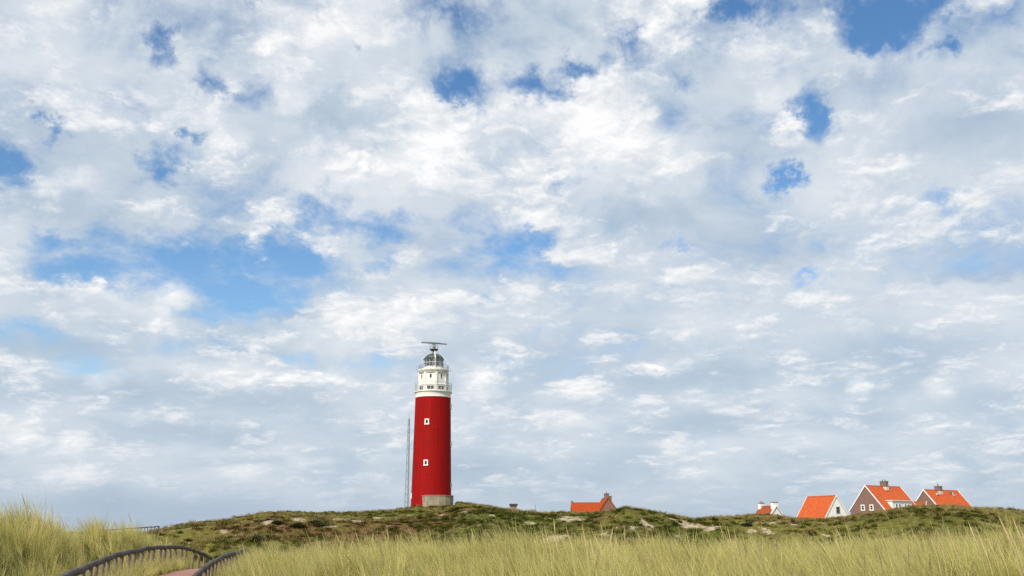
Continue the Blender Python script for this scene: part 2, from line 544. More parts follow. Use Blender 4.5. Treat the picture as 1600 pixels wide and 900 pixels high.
def ground(x, y):
    """height of the land (numpy arrays in, heights out)"""
    x = np.asarray(x, float); y = np.asarray(y, float)
    r = np.hypot(x, y) + 1e-6
    a = np.clip(np.arctan2(x, y), -0.85, 0.85)
    U = 800 + F_H * np.tan(a)
    d = r * np.cos(a)
    zr = (HORIZON_V - np.interp(U, RIDGE[:, 0], RIDGE[:, 1])) * SLOPE
    dr = np.interp(U, RIDGE[:, 0], RIDGE[:, 2])
    zr = zr * dr
    df = np.interp(U, FRONT[:, 0], FRONT[:, 2])
    zf = (HORIZON_V - np.interp(U, FRONT[:, 0], FRONT[:, 1])) * SLOPE * df - GRASS_TOP
    near = -1.72 + (zf + 1.72) * sstep(d, 4.0, df)
    valley = -4.0
    after = zf + (valley - zf) * sstep(d, df, df + 30)
    h = np.where(d < df, near, after)
    rise = np.clip((d - df - 18) / (dr - df - 18), 0, 1)
    h2 = valley + (zr - valley) * (0.62 * sstep(rise, 0, 1) + 0.38 * rise ** 1.1)
    h = np.where(d > df + 18, np.maximum(h, h2), h)
    beyond = np.where(d > dr, 1.0, 0.0)
    back = zr - 2.3 * sstep(d, dr, dr + 26) - (zr + 1.9) * sstep(d, dr + 60, dr + 420)
    tower = np.exp(-(((x + 17) / 6) ** 2 + ((y - 218) / 8) ** 2) * 0.5)
    back = back + tower * 1.3
    h = np.where(beyond > 0, back, h)
    # hollows and hummocks
    mid = sstep(d, df + 14, df + 45) * (1 - 0.8 * sstep(d, dr - 14, dr)) * (1 - sstep(d, dr, dr + 10))
    h = h + mid * (0.95 * fbm(x, y, 26, 3, 3) + 0.55 * fbm(x, y, 9, 3, 8))
    for (mu, md, mh, ru, rd) in MOUNDS:
        cx, cy = (mu - 800) / F_H * md, md
        h = h + mid * mh * np.exp(-(((x - cx) / ru) ** 2 + ((y - cy) / rd) ** 2))
    # nothing in front of the crest stands above its skyline
    lim = zr / dr * d - 0.004 * (dr - d) - 0.05
    k = 0.35
    soft = -k * np.log(np.exp(-np.clip(h, -40, 40) / k) + np.exp(-lim / k))
    h = np.where((d < dr) & (d > df + 24), soft, h)
    far = sstep(d, 70, 110) * (1 - sstep(d, dr + 60, dr + 200))
    h = h + far * (0.22 * fbm(x, y, 5.0, 3, 21) + 0.12 * fbm(x, y, 1.9, 2, 23))
    h = h + (1 - sstep(d, 45, 70)) * (0.12 * fbm(x, y, 4.0, 3, 31))
    # the path is cut level
    pd, pz = path_near(x, y)
    w = 1 - sstep(pd, 1.45, 3.4)
    h = h * (1 - w) + (pz - EYE) * w
    return h + EYE


def ground1(x, y):
    return float(ground(np.array([x]), np.array([y]))[0])


def hit(u, v, dmin=20.0):
    """where the sight line through photo position (u, v) meets the land"""
    d = ray(u, v)
    ys = np.exp(np.linspace(math.log(dmin), math.log(400), 2500))
    g = ground(d.x / d.y * ys, ys)
    zz_ = EYE + d.z / d.y * ys
    k = np.argmax(g >= zz_) if (g >= zz_).any() else len(ys) - 1
    return float(d.x / d.y * ys[k]), float(ys[k]), float(g[k])


# ------------------------------------------------------------------ what covers the land
# bare sand: photo column, row, half width and half depth in metres
SAND_SPOTS = [(1490, 800.5, 2.6, 3.0), (1478, 800.5, 1.5, 2.0), (885, 810, 2.6, 3.0), (905, 808.5, 1.4, 2.5), (1012, 823, 2.4, 3.5), (1025, 825, 1.0, 2.0), (1062, 838, 1.3, 2.2), (1086, 820, 2.2, 4.0),
              (985, 827, 1.6, 2.5), (735, 801, 1.2, 3.0), (765, 806, 1.2, 3.0), (772, 815, 0.8, 1.5), (540, 812, 2.2, 3.0), (560, 815, 1.6, 2.5), (535, 821, 1.0, 2.0),
              (480, 812, 2.2, 3.0), (515, 822, 1.0, 1.6), (428, 815, 1.2, 2.0), (415, 838, 1.0, 2.0), (350, 829, 1.2, 2.0), (375, 836, 1.2, 2.5), (590, 809, 2.2, 3.0), (875, 840, 2.0, 3.0), (930, 836, 1.6, 2.5),
              (222, 839, .7, 1.2), (240, 836, .8, 1.2), (255, 833, .8, 1.2), (1185, 829, 1.5, 2.5), (1100, 823, 1.4, 2.0), (1235, 820, 1.0, 2.0), (1290, 840, .8, 1.5), (1380, 850, .5, 1.0), (1165, 832, 1.0, 2.0), (1540, 818, 1.0, 2.0),
              (815, 796, .9, 1.5), (1060, 816, 1.6, 3.0), (690, 806, 0.8, 1.5), (630, 806, 2.0, 3.0), (830, 815, 1.6, 2.0)]
_SAND = []
for (su, sv, sx, sy) in SAND_SPOTS:
    hx, hy, hz = hit(su, sv, 45)
    _SAND.append((hx, hy, sx * 0.52, sy * 0.55))
# dark green and dark brown low scrub: column, row, half width, half depth, (green, brown)
TONE_SPOTS = [(780, 822, 16, 16, 1.0, 0), (850, 825, 12, 14, .8, 0), (660, 826, 10, 10, .7, 0.2), (600, 824, 14, 10, 0, .9), (640, 812, 10, 8, 0, 1.0), (560, 832, 14, 10, .2, .8),
              (480, 835, 14, 10, 0, .8), (300, 822, 9, 9, .3, .9), (240, 830, 7, 8, .3, .9), (1240, 835, 14, 10, .2, .3), (1280, 845, 14, 10, .3, .3), (950, 812, 14, 14, 0, .45), (1000, 800, 8, 10, .5, 0.2),
              (1195, 804, 14, 8, 1.0, 0), (1300, 815, 16, 12, 0, .35), (1460, 815, 14, 12, .5, 0), (1420, 830, 12, 8, .2, .25), (1560, 825, 12, 12, .2, .2), (1050, 833, 8, 8, .9, .2), (920, 803, 8, 6, .7, 0),
              (350, 815, 10, 8, .2, .6), (720, 800, 8, 6, .5, .5)]
_TONE = []
for (su, sv, sx, sy, g_, b_) in TONE_SPOTS:
    hx, hy, hz = hit(su, sv, 45)
    _TONE.append((hx, hy, sx * 0.8, sy * 1.3, g_, b_))


def cover(x, y):
    """sand, green and brown shares of the ground cover"""
    x = np.asarray(x, float); y = np.asarray(y, float)
    r = np.hypot(x, y)
    wx = x + 1.6 * fbm(x, y, 3.0, 3, 41); wy = y + 2.6 * fbm(x, y, 3.0, 3, 47)
    s = np.zeros(x.shape)
    for (cx, cy, sx, sy) in _SAND:
        s = np.maximum(s, 1.25 - np.sqrt(((wx - cx) / sx) ** 2 + ((wy - cy) / sy) ** 2))
    n = fbm(x, y, 7.0, 4, 51, 0.6)
    s = np.maximum(s, (n - 0.42) * 2.2 * sstep(r, 50, 90))
    s = np.clip(s * 1.3, 0, 1)
    g = 0.55 * sstep(fbm(x, y, 18, 3, 61), 0.0, 0.5); b = 0.35 * sstep(fbm(x, y, 14, 3, 67), 0.1, 0.5)
    wx = x + 5 * fbm(x, y, 9.0, 3, 71); wy = y + 7 * fbm(x, y, 9.0, 3, 73)
    for (cx, cy, sx, sy, g_, b_) in _TONE:
        k = np.exp(-(((wx - cx) / sx) ** 2 + ((wy - cy) / sy) ** 2) * 1.2)
        g = np.maximum(g, g_ * k * 1.2); b = np.maximum(b, b_ * k * 0.95)
    f = sstep(r, 46, 70)
    return s, np.clip(g, 0, 1) * f, np.clip(b, 0, 1) * f


# ------------------------------------------------------------------ ground sheet
az_in = np.linspace(-33, 33, 760)
az_out = np.concatenate([np.linspace(33.4, 60, 50), np.linspace(61, 299, 110), np.linspace(300, 326.6, 50)])
AZ = np.radians(np.concatenate([az_in, az_out]))
RAD = np.concatenate([[0.35], np.exp(np.linspace(math.log(0.9), math.log(14), 40)), np.exp(np.linspace(math.log(14), math.log(60), 90))[1:],
                      np.exp(np.linspace(math.log(60), math.log(235), 190))[1:], np.exp(np.linspace(math.log(235), math.log(12000), 50))[1:]])
A2, R2 = np.meshgrid(AZ, RAD)
GX, GY = R2 * np.sin(A2), R2 * np.cos(A2)
GZ = ground(GX.ravel(), GY.ravel())
nA, nR = len(AZ), len(RAD)
ii = np.arange(nR - 1)[:, None] * nA; jj = np.arange(nA)[None, :]; j2 = (jj + 1) % nA
quads = np.stack([ii + jj, ii + nA + jj, ii + nA + j2, ii + j2], -1).reshape(-1, 4)
gm = bpy.data.meshes.new("ground")
co = np.stack([GX.ravel(), GY.ravel(), GZ], -1)
gm.vertices.add(len(co)); gm.vertices.foreach_set('co', co.ravel())
gm.loops.add(quads.size); gm.loops.foreach_set('vertex_index', quads.ravel().astype(np.int32))
gm.polygons.add(len(quads))
gm.polygons.foreach_set('loop_start', (np.arange(len(quads)) * 4).astype(np.int32))
gm.polygons.foreach_set('loop_total', np.full(len(quads), 4, np.int32))
gm.polygons.foreach_set('use_smooth', np.ones(len(quads), bool))
gm.update(calc_edges=True); gm.validate()
cs, cg, cb = cover(GX.ravel(), GY.ravel())
for nm, arr in (("sand", cs), ("green", cg), ("brown", cb)):
    at_ = gm.attributes.new(nm, 'FLOAT', 'POINT'); at_.data.foreach_set('value', arr.astype(np.float32))
ground_obj = bpy.data.objects.new("ground", gm)
COL.objects.link(ground_obj)
tag(ground_obj, kind='structure')


def attr(N, name):
    a = N.n.new('ShaderNodeAttribute'); a.attribute_name = name
    return a.outputs['Fac']


SAND_C = (0.56, 0.45, 0.32)
m_ground, N = material("dune_ground")
fine = N.noise(N.pos, 2.6, 6.0, 0.65)
grain = N.noise(N.pos, 0.6, 5.0, 0.6)
olive = N.ramp(fine, [(0.25, (0.062, 0.064, 0.011)), (0.5, (0.135, 0.126, 0.024)), (0.75, (0.24, 0.205, 0.06))])
green = N.ramp(fine, [(0.25, (0.028, 0.040, 0.006)), (0.5, (0.070, 0.088, 0.012)), (0.75, (0.15, 0.145, 0.03))])
brown = N.ramp(fine, [(0.25, (0.040, 0.021, 0.009)), (0.5, (0.12, 0.064, 0.026)), (0.75, (0.22, 0.14, 0.06))])
sandc = N.ramp(N.noise(N.pos, 1.1, 5.0, 0.6), [(0.25, (0.24, 0.18, 0.12)), (0.5, (0.40, 0.315, 0.225)), (0.8, (0.56, 0.46, 0.34))])
edge = N.math('MULTIPLY', N.math('SUBTRACT', grain, 0.5), 1.3)
ef = N.math('MULTIPLY_ADD', N.math('SUBTRACT', fine, 0.5), 1.4, edge)
c = N.mix(N.smooth(N.math('ADD', attr(N, "green"), edge), 0.2, 0.75), olive, green)
c = N.mix(N.smooth(N.math('ADD', attr(N, "brown"), edge), 0.2, 0.75), c, brown)
c = N.mix(N.smooth(N.math('ADD', attr(N, "sand"), N.math('MULTIPLY', ef, 1.9)), 0.35, 0.95), c, sandc)
N.put(N.bsdf.inputs['Base Color'], c)
N.bsdf.inputs['Roughness'].default_value = 0.95
N.bsdf.inputs['Specular IOR Level'].default_value = 0.1
bump(N, N.noise(N.pos, 3.5, 6.0, 0.65), 0.8, 0.25)
gm.materials.append(m_ground)

# red brick path, a slab laid a little above the cut ground
m_path, N = material("brick_paving")
br = N.n.new('ShaderNodeTexBrick')
N.l.new(N.pos, br.inputs['Vector'])
br.inputs['Scale'].default_value = 1.0
br.inputs['Brick Width'].default_value = 0.21; br.inputs['Row Height'].default_value = 0.10
br.inputs['Mortar Size'].default_value = 0.006
br.inputs['Color1'].default_value = (0.34, 0.15, 0.105, 1); br.inputs['Color2'].default_value = (0.25, 0.11, 0.08, 1)
br.inputs['Mortar'].default_value = (0.20, 0.15, 0.11, 1)
sand_drift = N.smooth(N.noise(N.pos, 1.3, 5.0, 0.6), 0.5, 0.72)
N.put(N.bsdf.inputs['Base Color'], N.mix(N.math('MULTIPLY', sand_drift, 0.6), br.outputs['Color'], (0.40, 0.31, 0.22)))
N.bsdf.inputs['Roughness'].default_value = 0.9
vs, fs = [], []
for i, p in enumerate(PATH_PTS):
    t = (PATH_PTS[min(i + 1, len(PATH_PTS) - 1)] - PATH_PTS[max(i - 1, 0)]); t.z = 0; t.normalize()
    n_ = Vector((t.y, -t.x, 0))
    for w_, dz_ in ((-0.8, -0.12), (-0.8, 0.035), (0.85, 0.035), (0.85, -0.12)):
        vs.append(p + n_ * w_ + Vector((0, 0, dz_)))
    if i:
        k = i * 4
        for j in range(3): fs.append((k - 4 + j, k + j, k + j + 1, k - 3 + j))
path_obj = mesh_object("path", vs, fs, m_path)
tag(path_obj, kind='structure')

# ------------------------------------------------------------------ materials of the built things
M_RED, N = material("red_tower_paint")
n1 = N.noise(N.vmath('MULTIPLY', N.obj, (1.0, 1.0, 0.06)), 2.2, 6.0, 0.65)
n2 = N.noise(N.obj, 0.22, 5.0, 0.6)
c = N.mix(N.lin(n1, 0.28, 0.72), (0.225, 0.0030, 0.0026), (0.33, 0.0050, 0.0042))
c = N.mix(N.math('MULTIPLY', N.smooth(n2, 0.45, 0.75), 0.55), c, (0.20, 0.006, 0.005))
c = N.mix(N.math('MULTIPLY', N.smooth(N.noise(N.vmath('MULTIPLY', N.obj, (1.0, 1.0, 0.05)), 3.3, 5.0, 0.7), 0.60, 0.80), 0.30), c, (0.36, 0.035, 0.028))
hz = N.xyz(N.obj)[2]
joint = N.smooth(N.math('PINGPONG', hz, 1.2), 0.0, 0.07)
N.put(N.bsdf.inputs['Base Color'], N.mix(N.math('MULTIPLY', N.math('SUBTRACT', 1.0, joint), 0.45), c, (0.13, 0.003, 0.003)))
N.bsdf.inputs['Roughness'].default_value = 0.7
N.bsdf.inputs['Specular IOR Level'].default_value = 0.12
bump(N, N.math('MULTIPLY_ADD', N.noise(N.obj, 2.0, 5.0, 0.65), 0.8, joint), 0.35, 0.03)

M_CREAM = paint("cream_paint", (0.76, 0.745, 0.70), 0.55, 0.06, 0.8, (0.40, 0.36, 0.29), 0.3)
M_WHITE = paint("white_paint", (0.78, 0.77, 0.74), 0.5, 0.04, 1.0, (0.5, 0.47, 0.40), 0.25)
M_PLASTER = paint("white_plaster", (0.80, 0.79, 0.76), 0.8, 0.04, 0.7, (0.55, 0.53, 0.47), 0.25, 0.15)
M_STEEL = paint("grey_green_steel", (0.22, 0.25, 0.24), 0.45, 0.10, 1.5)
M_GALV = paint("galvanised_steel", (0.40, 0.42, 0.43), 0.45, 0.10, 1.5)
M_DARK = paint("dark_metal", (0.06, 0.063, 0.068), 0.5, 0.15, 2.0)
M_DOME = paint("dome_metal", (0.045, 0.058, 0.056), 0.5, 0.25, 0.9, (0.13, 0.15, 0.14), 0.5, 0.0, 0.3)
M_WALLSTONE = paint("pale_stone_wall", (0.28, 0.235, 0.17), 0.9, 0.25, 0.7, (0.13, 0.115, 0.08), 0.8, 0.6)
M_CHIMBRICK = paint("grey_brown_brick", (0.19, 0.135, 0.105), 0.9, 0.25, 3.0, (0.09, 0.07, 0.06), 0.4, 0.4)
M_LEAD = paint("pale_lead_flashing", (0.62, 0.55, 0.47), 0.6, 0.1, 2.0)
M_RIDGE = paint("ridge_tiles", (0.40, 0.085, 0.03), 0.8, 0.2, 3.0)

M_GLASS, N = material("dark_window_glass")
N.bsdf.inputs['Base Color'].default_value = (0.02, 0.023, 0.026, 1)
N.bsdf.inputs['Roughness'].default_value = 0.08
N.bsdf.inputs['Specular IOR Level'].default_value = 0.6

M_LANTERN, N = material("lantern_glass")
g = N.n.new('ShaderNodeBsdfGlossy'); g.inputs['Roughness'].default_value = 0.05
tr = N.n.new('ShaderNodeBsdfTransparent'); tr.inputs[0].default_value = (0.42, 0.48, 0.48, 1)
mx = N.n.new('ShaderNodeMixShader'); mx.inputs[0].default_value = 0.16
N.l.new(tr.outputs[0], mx.inputs[1]); N.l.new(g.outputs[0], mx.inputs[2]); N.l.new(mx.outputs[0], N.out.inputs[0])


def brick_mat(name, c1, c2, mortar):
    m, N = material(name)
    b = N.n.new('ShaderNodeTexBrick')
    x, y, z = N.xyz(N.obj)
    N.put(b.inputs['Vector'], N.comb(N.math('ADD', x, y), z, 0.0))
    b.inputs['Scale'].default_value = 1.0
    b.inputs['Brick Width'].default_value = 0.22; b.inputs['Row Height'].default_value = 0.075; b.inputs['Mortar Size'].default_value = 0.008
    b.inputs['Color1'].default_value = (*c1, 1); b.inputs['Color2'].default_value = (*c2, 1); b.inputs['Mortar'].default_value = (*mortar, 1)
    n = N.noise(N.obj, 0.9, 5.0, 0.6)
    N.put(N.bsdf.inputs['Base Color'], N.mix(N.lin(n, 0.3, 0.7, 0.0, 0.35), b.outputs['Color'], tuple(v * 0.55 for v in c1)))
    N.bsdf.inputs['Roughness'].default_value = 0.9
    return m


M_BRICK = brick_mat("brown_brick", (0.235, 0.125, 0.092), (0.19, 0.098, 0.075), (0.24, 0.19, 0.155))
M_BRICK2 = brick_mat("red_brown_brick", (0.25, 0.115, 0.080), (0.20, 0.090, 0.065), (0.22, 0.16, 0.13))


def tile_mat(name, ca, cb, cdirt, dirt=0.35):
    """pantiles: rolls across the slope, overlapping courses down it (object y runs along the ridge)"""
    m, N = material(name)
    x, y, z = N.xyz(N.obj)
    roll = N.math('SINE', N.math('MULTIPLY', y, 2 * math.pi / 0.24))
    step = N.math('FRACT', N.math('MULTIPLY', x, 1 / 0.27))
    cell = N.comb(N.math('FLOOR', N.math('MULTIPLY', y, 1 / 0.24)), N.math('FLOOR', N.math('MULTIPLY', x, 1 / 0.27)), 0.0)
    wn = N.n.new('ShaderNodeTexWhiteNoise'); N.put(wn.inputs['Vector'], cell)
    c = N.mix(wn.outputs['Value'], ca, cb)
    d = N.smooth(N.noise(N.vmath('MULTIPLY', N.obj, (0.5, 1.6, 0.5)), 1.1, 6.0, 0.62), 0.48, 0.72)
    c = N.mix(N.math('MULTIPLY', d, dirt), c, cdirt)
    N.put(N.bsdf.inputs['Base Color'], c)
    N.bsdf.inputs['Roughness'].default_value = 0.75
    N.bsdf.inputs['Specular IOR Level'].default_value = 0.2
    bump(N, N.math('MULTIPLY_ADD', roll, 0.5, step), 0.5, 0.03)
    return m


M_TILE = tile_mat("orange_pantiles", (0.56, 0.105, 0.022), (0.40, 0.075, 0.020), (0.24, 0.085, 0.045), 0.75)
M_TILE2 = tile_mat("red_orange_pantiles", (0.38, 0.056, 0.008), (0.28, 0.042, 0.007), (0.15, 0.05, 0.025), 0.5)
M_TILE3 = tile_mat("weathered_red_tiles", (0.31, 0.070, 0.024), (0.24, 0.055, 0.02), (0.14, 0.06, 0.04), 0.5)
M_RAIL, N = material("weathered_log")
n = N.noise(N.vmath('MULTIPLY', N.pos, (6.0, 1.5, 6.0)), 2.0, 5.0, 0.65)
N.put(N.bsdf.inputs['Base Color'], N.ramp(n, [(0.25, (0.028, 0.024, 0.021)), (0.55, (0.075, 0.064, 0.055)), (0.8, (0.15, 0.135, 0.12))]))
N.bsdf.inputs['Roughness'].default_value = 0.9
bump(N, n, 0.6, 0.02)
M_POST, N = material("bleached_wood")
n = N.noise(N.vmath('MULTIPLY', N.pos, (8.0, 8.0, 1.0)), 2.0, 5.0, 0.6)
N.put(N.bsdf.inputs['Base Color'], N.ramp(n, [(0.25, (0.075, 0.058, 0.04)), (0.5, (0.19, 0.152, 0.105)), (0.8, (0.33, 0.275, 0.20))]))
N.bsdf.inputs['Roughness'].default_value = 0.9
bump(N, n, 0.4, 0.01)

# ------------------------------------------------------------------ lighthouse
D_T = 216.0
base_pt = at(673.5, 790, D_T)
TX, TZ = base_pt.x, ground1(base_pt.x, D_T) - 0.3


def th(v):
    return at(673.5, v, D_T).z - TZ            # height above the base for a photo row


def thf(v, r=3.6):
    """the same for something on the side facing the camera, r metres in front of the axis"""
    return at(673.5, v, D_T - r).z - TZ


def tw(px, v):
    """metres for photo pixels at the tower"""
    b = (450 - v) / F_PX
    return px * D_T / (F_PX * (math.cos(PITCH) - b * math.sin(PITCH)))


LH = thing("lighthouse", (TX, D_T, TZ), 0.0, "tall round red lighthouse with cream top, two galleries and glazed lantern", "lighthouse")
FRONT_ANG = math.atan2(-D_T, -TX)              # direction from the tower to the camera


def on_tower(px, v, r_px):
    """angle on a round wall for a horizontal offset in photo pixels from the axis"""
    return FRONT_ANG + math.asin(max(-1, min(1, px / r_px)))


r_top, r_bot = tw(27.6, 620), tw(31.8, 790)
z_red = thf(620.5, 2.0)


def shaft_r(z):
    t = max(0.0, min(1.0, z / z_red))
    return r_bot + (r_top - r_bot) * (t ** 0.92)


prof = [(r_bot + 0.35, -1.5), (r_bot + 0.35, 0.25), (r_bot + 0.02, 0.4)] + [(shaft_r(z_red * k / 24), z_red * k / 24) for k in range(1, 25)]
auto_smooth(MB().lathe(prof, 72).build("tower_shaft", M_RED, LH), 40)
z_c0, z_c1 = z_red, thf(612.6, 2.0)
auto_smooth(MB().lathe([(r_top + 0.05, z_c0), (r_top + 0.05, z_c0 + .18), (r_top + 0.0, z_c0 + .2), (tw(27.6, 616), z_c1 - .35), (tw(28.6, 612), z_c1)], 72).build("collar", M_CREAM, LH), 30)
r_g = tw(29.6, 610)
auto_smooth(MB().lathe([(r_g - .12, z_c1), (r_g, z_c1 + .05), (r_g, z_c1 + .18), (r_g - .08, z_c1 + .22), (r_g - .5, z_c1 + .24)], 72).build("gallery_deck", M_CREAM, LH), 30)
zd = z_c1 + .24


def railing(name, r, z, h, n_posts, mat, rails=3, mesh_infill=False):
    m = MB()
    for k in range(n_posts):
        a = 2 * math.pi * k / n_posts
        p = Vector((r * math.cos(a), r * math.sin(a), z))
        m.tube([p, p + Vector((0, 0, h))], 0.035, 5)
    n = 72
    for j in range(rails):
        zz_ = z + h * (j + 1) / rails
        pts = [(r * math.cos(2 * math.pi * k / n), r * math.sin(2 * math.pi * k / n), zz_) for k in range(n + 1)]
        m.tube(pts, 0.035 if j == rails - 1 else 0.022, 5, caps=False)
    if mesh_infill:
        for k in range(n_posts * 3):
            a = 2 * math.pi * k / (n_posts * 3)
            p = Vector((r * math.cos(a), r * math.sin(a), z))
            m.tube([p, p + Vector((0, 0, h))], 0.014, 4, caps=False)
    return m.build(name, mat, LH)


railing("gallery_railing", r_g - .12, zd, thf(598, 2.0) - zd, 24, M_GALV, 3, True)
# eight-sided watch room; one corner pilaster faces a little right of the camera
R_W = tw(21.5, 592) / math.cos(math.pi / 8) * 1.0
Z_W1 = thf(580)
corner0 = on_tower(4.0, 592, 21.5)
auto_smooth(MB().lathe([(R_W, zd), (R_W, Z_W1)], 8, rot=corner0).build("watch_room", M_CREAM, LH), 10)
auto_smooth(MB().lathe([(R_W + .10, zd - .01), (R_W + .10, zd + .14), (R_W + .02, zd + .18)], 8, rot=corner0).build("skirting", M_CREAM, LH), 10)
auto_smooth(MB().lathe([(R_W + .02, zd + 1.32), (R_W + .15, zd + 1.37), (R_W + .15, zd + 1.52), (R_W + .02, zd + 1.62)], 8, rot=corner0).build("string_course", M_CREAM, LH), 10)


def facet(k, mid=0.5):
    """frame on facet k of the watch room: x along the wall, y outwards, z up"""
    a = corner0 + (k + mid) * math.pi / 4
    rin = R_W * math.cos(math.pi / 8)
    o = Vector((rin * math.cos(a), rin * math.sin(a), 0))
    yv = Vector((math.cos(a), math.sin(a), 0)); xv = Vector((-yv.y, yv.x, 0))
    return Matrix(((xv.x, yv.x, 0, o.x), (xv.y, yv.y, 0, o.y), (0, 0, 1, 0), (0, 0, 0, 1)))


for k in range(8):
    a = corner0 + k * math.pi / 4
    c_ = Matrix.Rotation(a, 4, 'Z')
    MB().box((R_W - .22, -.20, zd + .36), (R_W + .07, .20, Z_W1 - .02), c_).build("pilaster", M_CREAM, LH)
for k in range(8):
    F = facet(k)
    if k in (0, 1, 6, 7, 2, 5):
        zc = thf(586.3)
        w = MB()
        w.box((-.27, -.04, zc - .52), (.27, .05, zc - .43), F); w.box((-.27, -.04, zc + .43), (.27, .05, zc + .52), F)
        w.box((-.27, -.04, zc - .43), (-.20, .05, zc + .43), F); w.box((.20, -.04, zc - .43), (.27, .05, zc + .43), F)
        f = w.build("window", M_WHITE, LH)
        MB().box((-.20, -.03, zc - .43), (.20, .02, zc + .43), F).build("pane", M_GLASS, f)
    zl0, zl1 = zd + .34, zd + 1.08
    w = MB()
    w.box((-.82, -.04, zl0 - .08), (.82, .10, zl0), F); w.box((-.82, -.04, zl1), (.82, .12, zl1 + .09), F)
    w.box((-.82, -.04, zl0), (-.74, .10, zl1), F); w.box((.74, -.04, zl0), (.82, .10, zl1), F); w.box((-.04, -.04, zl0), (.04, .09, zl1), F)
    f = w.build("low_window", M_WHITE, LH)
    for s_ in (-1, 1):
        MB().box((min(s_ * .04, s_ * .74), -.03, zl0), (max(s_ * .04, s_ * .74), .02, zl1), F).build("pane", M_GLASS, f)
# two pipes and a cable box on the right side of the watch room
F = facet(1, 0.9)
MB().tube([F @ Vector((.2, .12, zd)), F @ Vector((.2, .12, Z_W1 + .1))], .11, 8).build("downpipe", M_CREAM, LH)
F = facet(1)
MB().box((-.9, 0, thf(595)), (-.6, .16, thf(592)), F).build("junction_box", M_DARK, LH)
MB().box((-.55, 0, thf(584)), (-.3, .14, thf(582)), F).build("junction_box", M_DARK, LH)

# upper gallery
r_u = tw(24.0, 576)
z_u0, z_u1 = Z_W1, thf(574.3)
auto_smooth(MB().lathe([(R_W * .97, z_u0 - .1), (R_W + .08, z_u0), (r_u - .55, z_u0 + .18), (r_u - .22, z_u0 + .40), (r_u - .05, z_u0 + .46), (r_u, z_u0 + .5), (r_u, z_u1 - .03), (r_u - .1, z_u1)], 48).build("upper_gallery_deck", M_CREAM, LH), 30)
railing("upper_gallery_railing", r_u - .1, z_u1, thf(567.5) - z_u1, 16, M_STEEL, 3)
for k in range(10):
    a = 2 * math.pi * k / 10 + .2
    p = Vector(((r_u + .1) * math.cos(a), (r_u + .1) * math.sin(a), z_u1 - .25))
    o_ = Vector((math.cos(a), math.sin(a), 0))
    MB().tube([p - o_ * .12, p + o_ * .25, p + o_ * .25 + Vector((0, 0, 1.0))], .04, 5).build("lamp_bracket", M_STEEL, LH)
# lantern
r_l = tw(14.6, 568)
auto_smooth(MB().lathe([(r_l + .12, z_u1), (r_l + .12, z_u1 + .55), (r_l, z_u1 + .6)], 32).build("lantern_base", M_CREAM, LH), 30)
zg0, zg1 = z_u1 + .6, thf(560.8, 1.5)
zgm = thf(565.8, 1.5)
glass = MB()
n = 16
glass.lathe([(r_l, zg0), (r_l, zg1)], n)
glass.f = [f for f in glass.f if len(f) == 4]
glass.build("lantern_glazing", M_LANTERN, LH)
bars = MB()
for k in range(n):
    a = 2 * math.pi * k / n
    p = Vector((r_l * math.cos(a), r_l * math.sin(a), zg0))
    bars.tube([p, Vector((p.x, p.y, zg1))], .075, 5)
for zz_, rr in ((zg0 + .02, .09), (zgm, .10), (zg1, .13)):
    bars.tube([((r_l + .01) * math.cos(2 * math.pi * k / 48), (r_l + .01) * math.sin(2 * math.pi * k / 48), zz_) for k in range(49)], rr, 6, caps=False)
bars.build("glazing_bars", M_GALV, LH)
# opaque upper band behind the glass and the lens inside
lens_prof = [(.7, zg0 - .3), (1.2, zg0), (1.4, zg0 + .5), (1.5, zg0 + 1.0), (1.3, zg0 + 1.5), (.8, zg1 - .1)]
auto_smooth(MB().lathe(lens_prof, 24).build("lens", M_DARK, LH), 50)
z_dt = thf(551, 1.5)
dome_prof = [(r_l + .22, zg1 + .02), (r_l + .24, zg1 + .16)]
for k in range(0, 11):
    t = k / 10
    dome_prof.append(((r_l - .02) * math.cos(t * math.pi / 2 * .96) + .02, zg1 + .2 + (z_dt - zg1 - .2) * math.sin(t * math.pi / 2)))
auto_smooth(MB().lathe(dome_prof, 40).build("dome", M_DOME, LH), 40)
ribs = MB()
for k in range(16):
    a = 2 * math.pi * k / 16
    ribs.tube([((r_ + .03) * math.cos(a), (r_ + .03) * math.sin(a), z_) for r_, z_ in dome_prof[1:-1]], .04, 5)
ribs.build("dome_ribs", M_STEEL, LH)
auto_smooth(MB().lathe([(.42, z_dt - .15), (.42, z_dt + .25), (.30, z_dt + .32), (.30, th(547.4))], 20).build("dome_vent", M_STEEL, LH), 30)
# radar: post in front of the lantern, small platform, turning unit and bar antenna
pf = Vector((math.cos(FRONT_ANG), math.sin(FRONT_ANG), 0))
side = Vector((-pf.y, pf.x, 0))
post_r = r_l + .45
pm = MB()
for s_, sd in ((1, 0.30), (-1, 0.30)):
    b0 = pf * (post_r * s_) + side * (.30 * s_)
    pm.tube([b0 + Vector((0, 0, z_u1)), b0 + Vector((0, 0, thf(560, 1.5))), pf * (.5 * s_) + side * (.30 * s_ * .6) + Vector((0, 0, th(549)))], .12, 8)
for s_ in (-1, 1):
    b0 = side * (post_r * s_)
    pm.tube([b0 + Vector((0, 0, z_u1)), b0 + Vector((0, 0, thf(558.5, 1.5))), side * (.5 * s_) + Vector((0, 0, th(548.5)))], .05, 6)
pm.build("mast_legs", M_WHITE, LH)
zp = th(546.9)
auto_smooth(MB().lathe([(.5, zp - .25), (tw(6.6, 546), zp), (tw(6.8, 546), zp + .06), (tw(6.8, 546), zp + .16), (.5, zp + .18)], 24).build("radar_platform", M_DARK, LH), 30)
rr = tw(6.8, 546)
hp = MB()
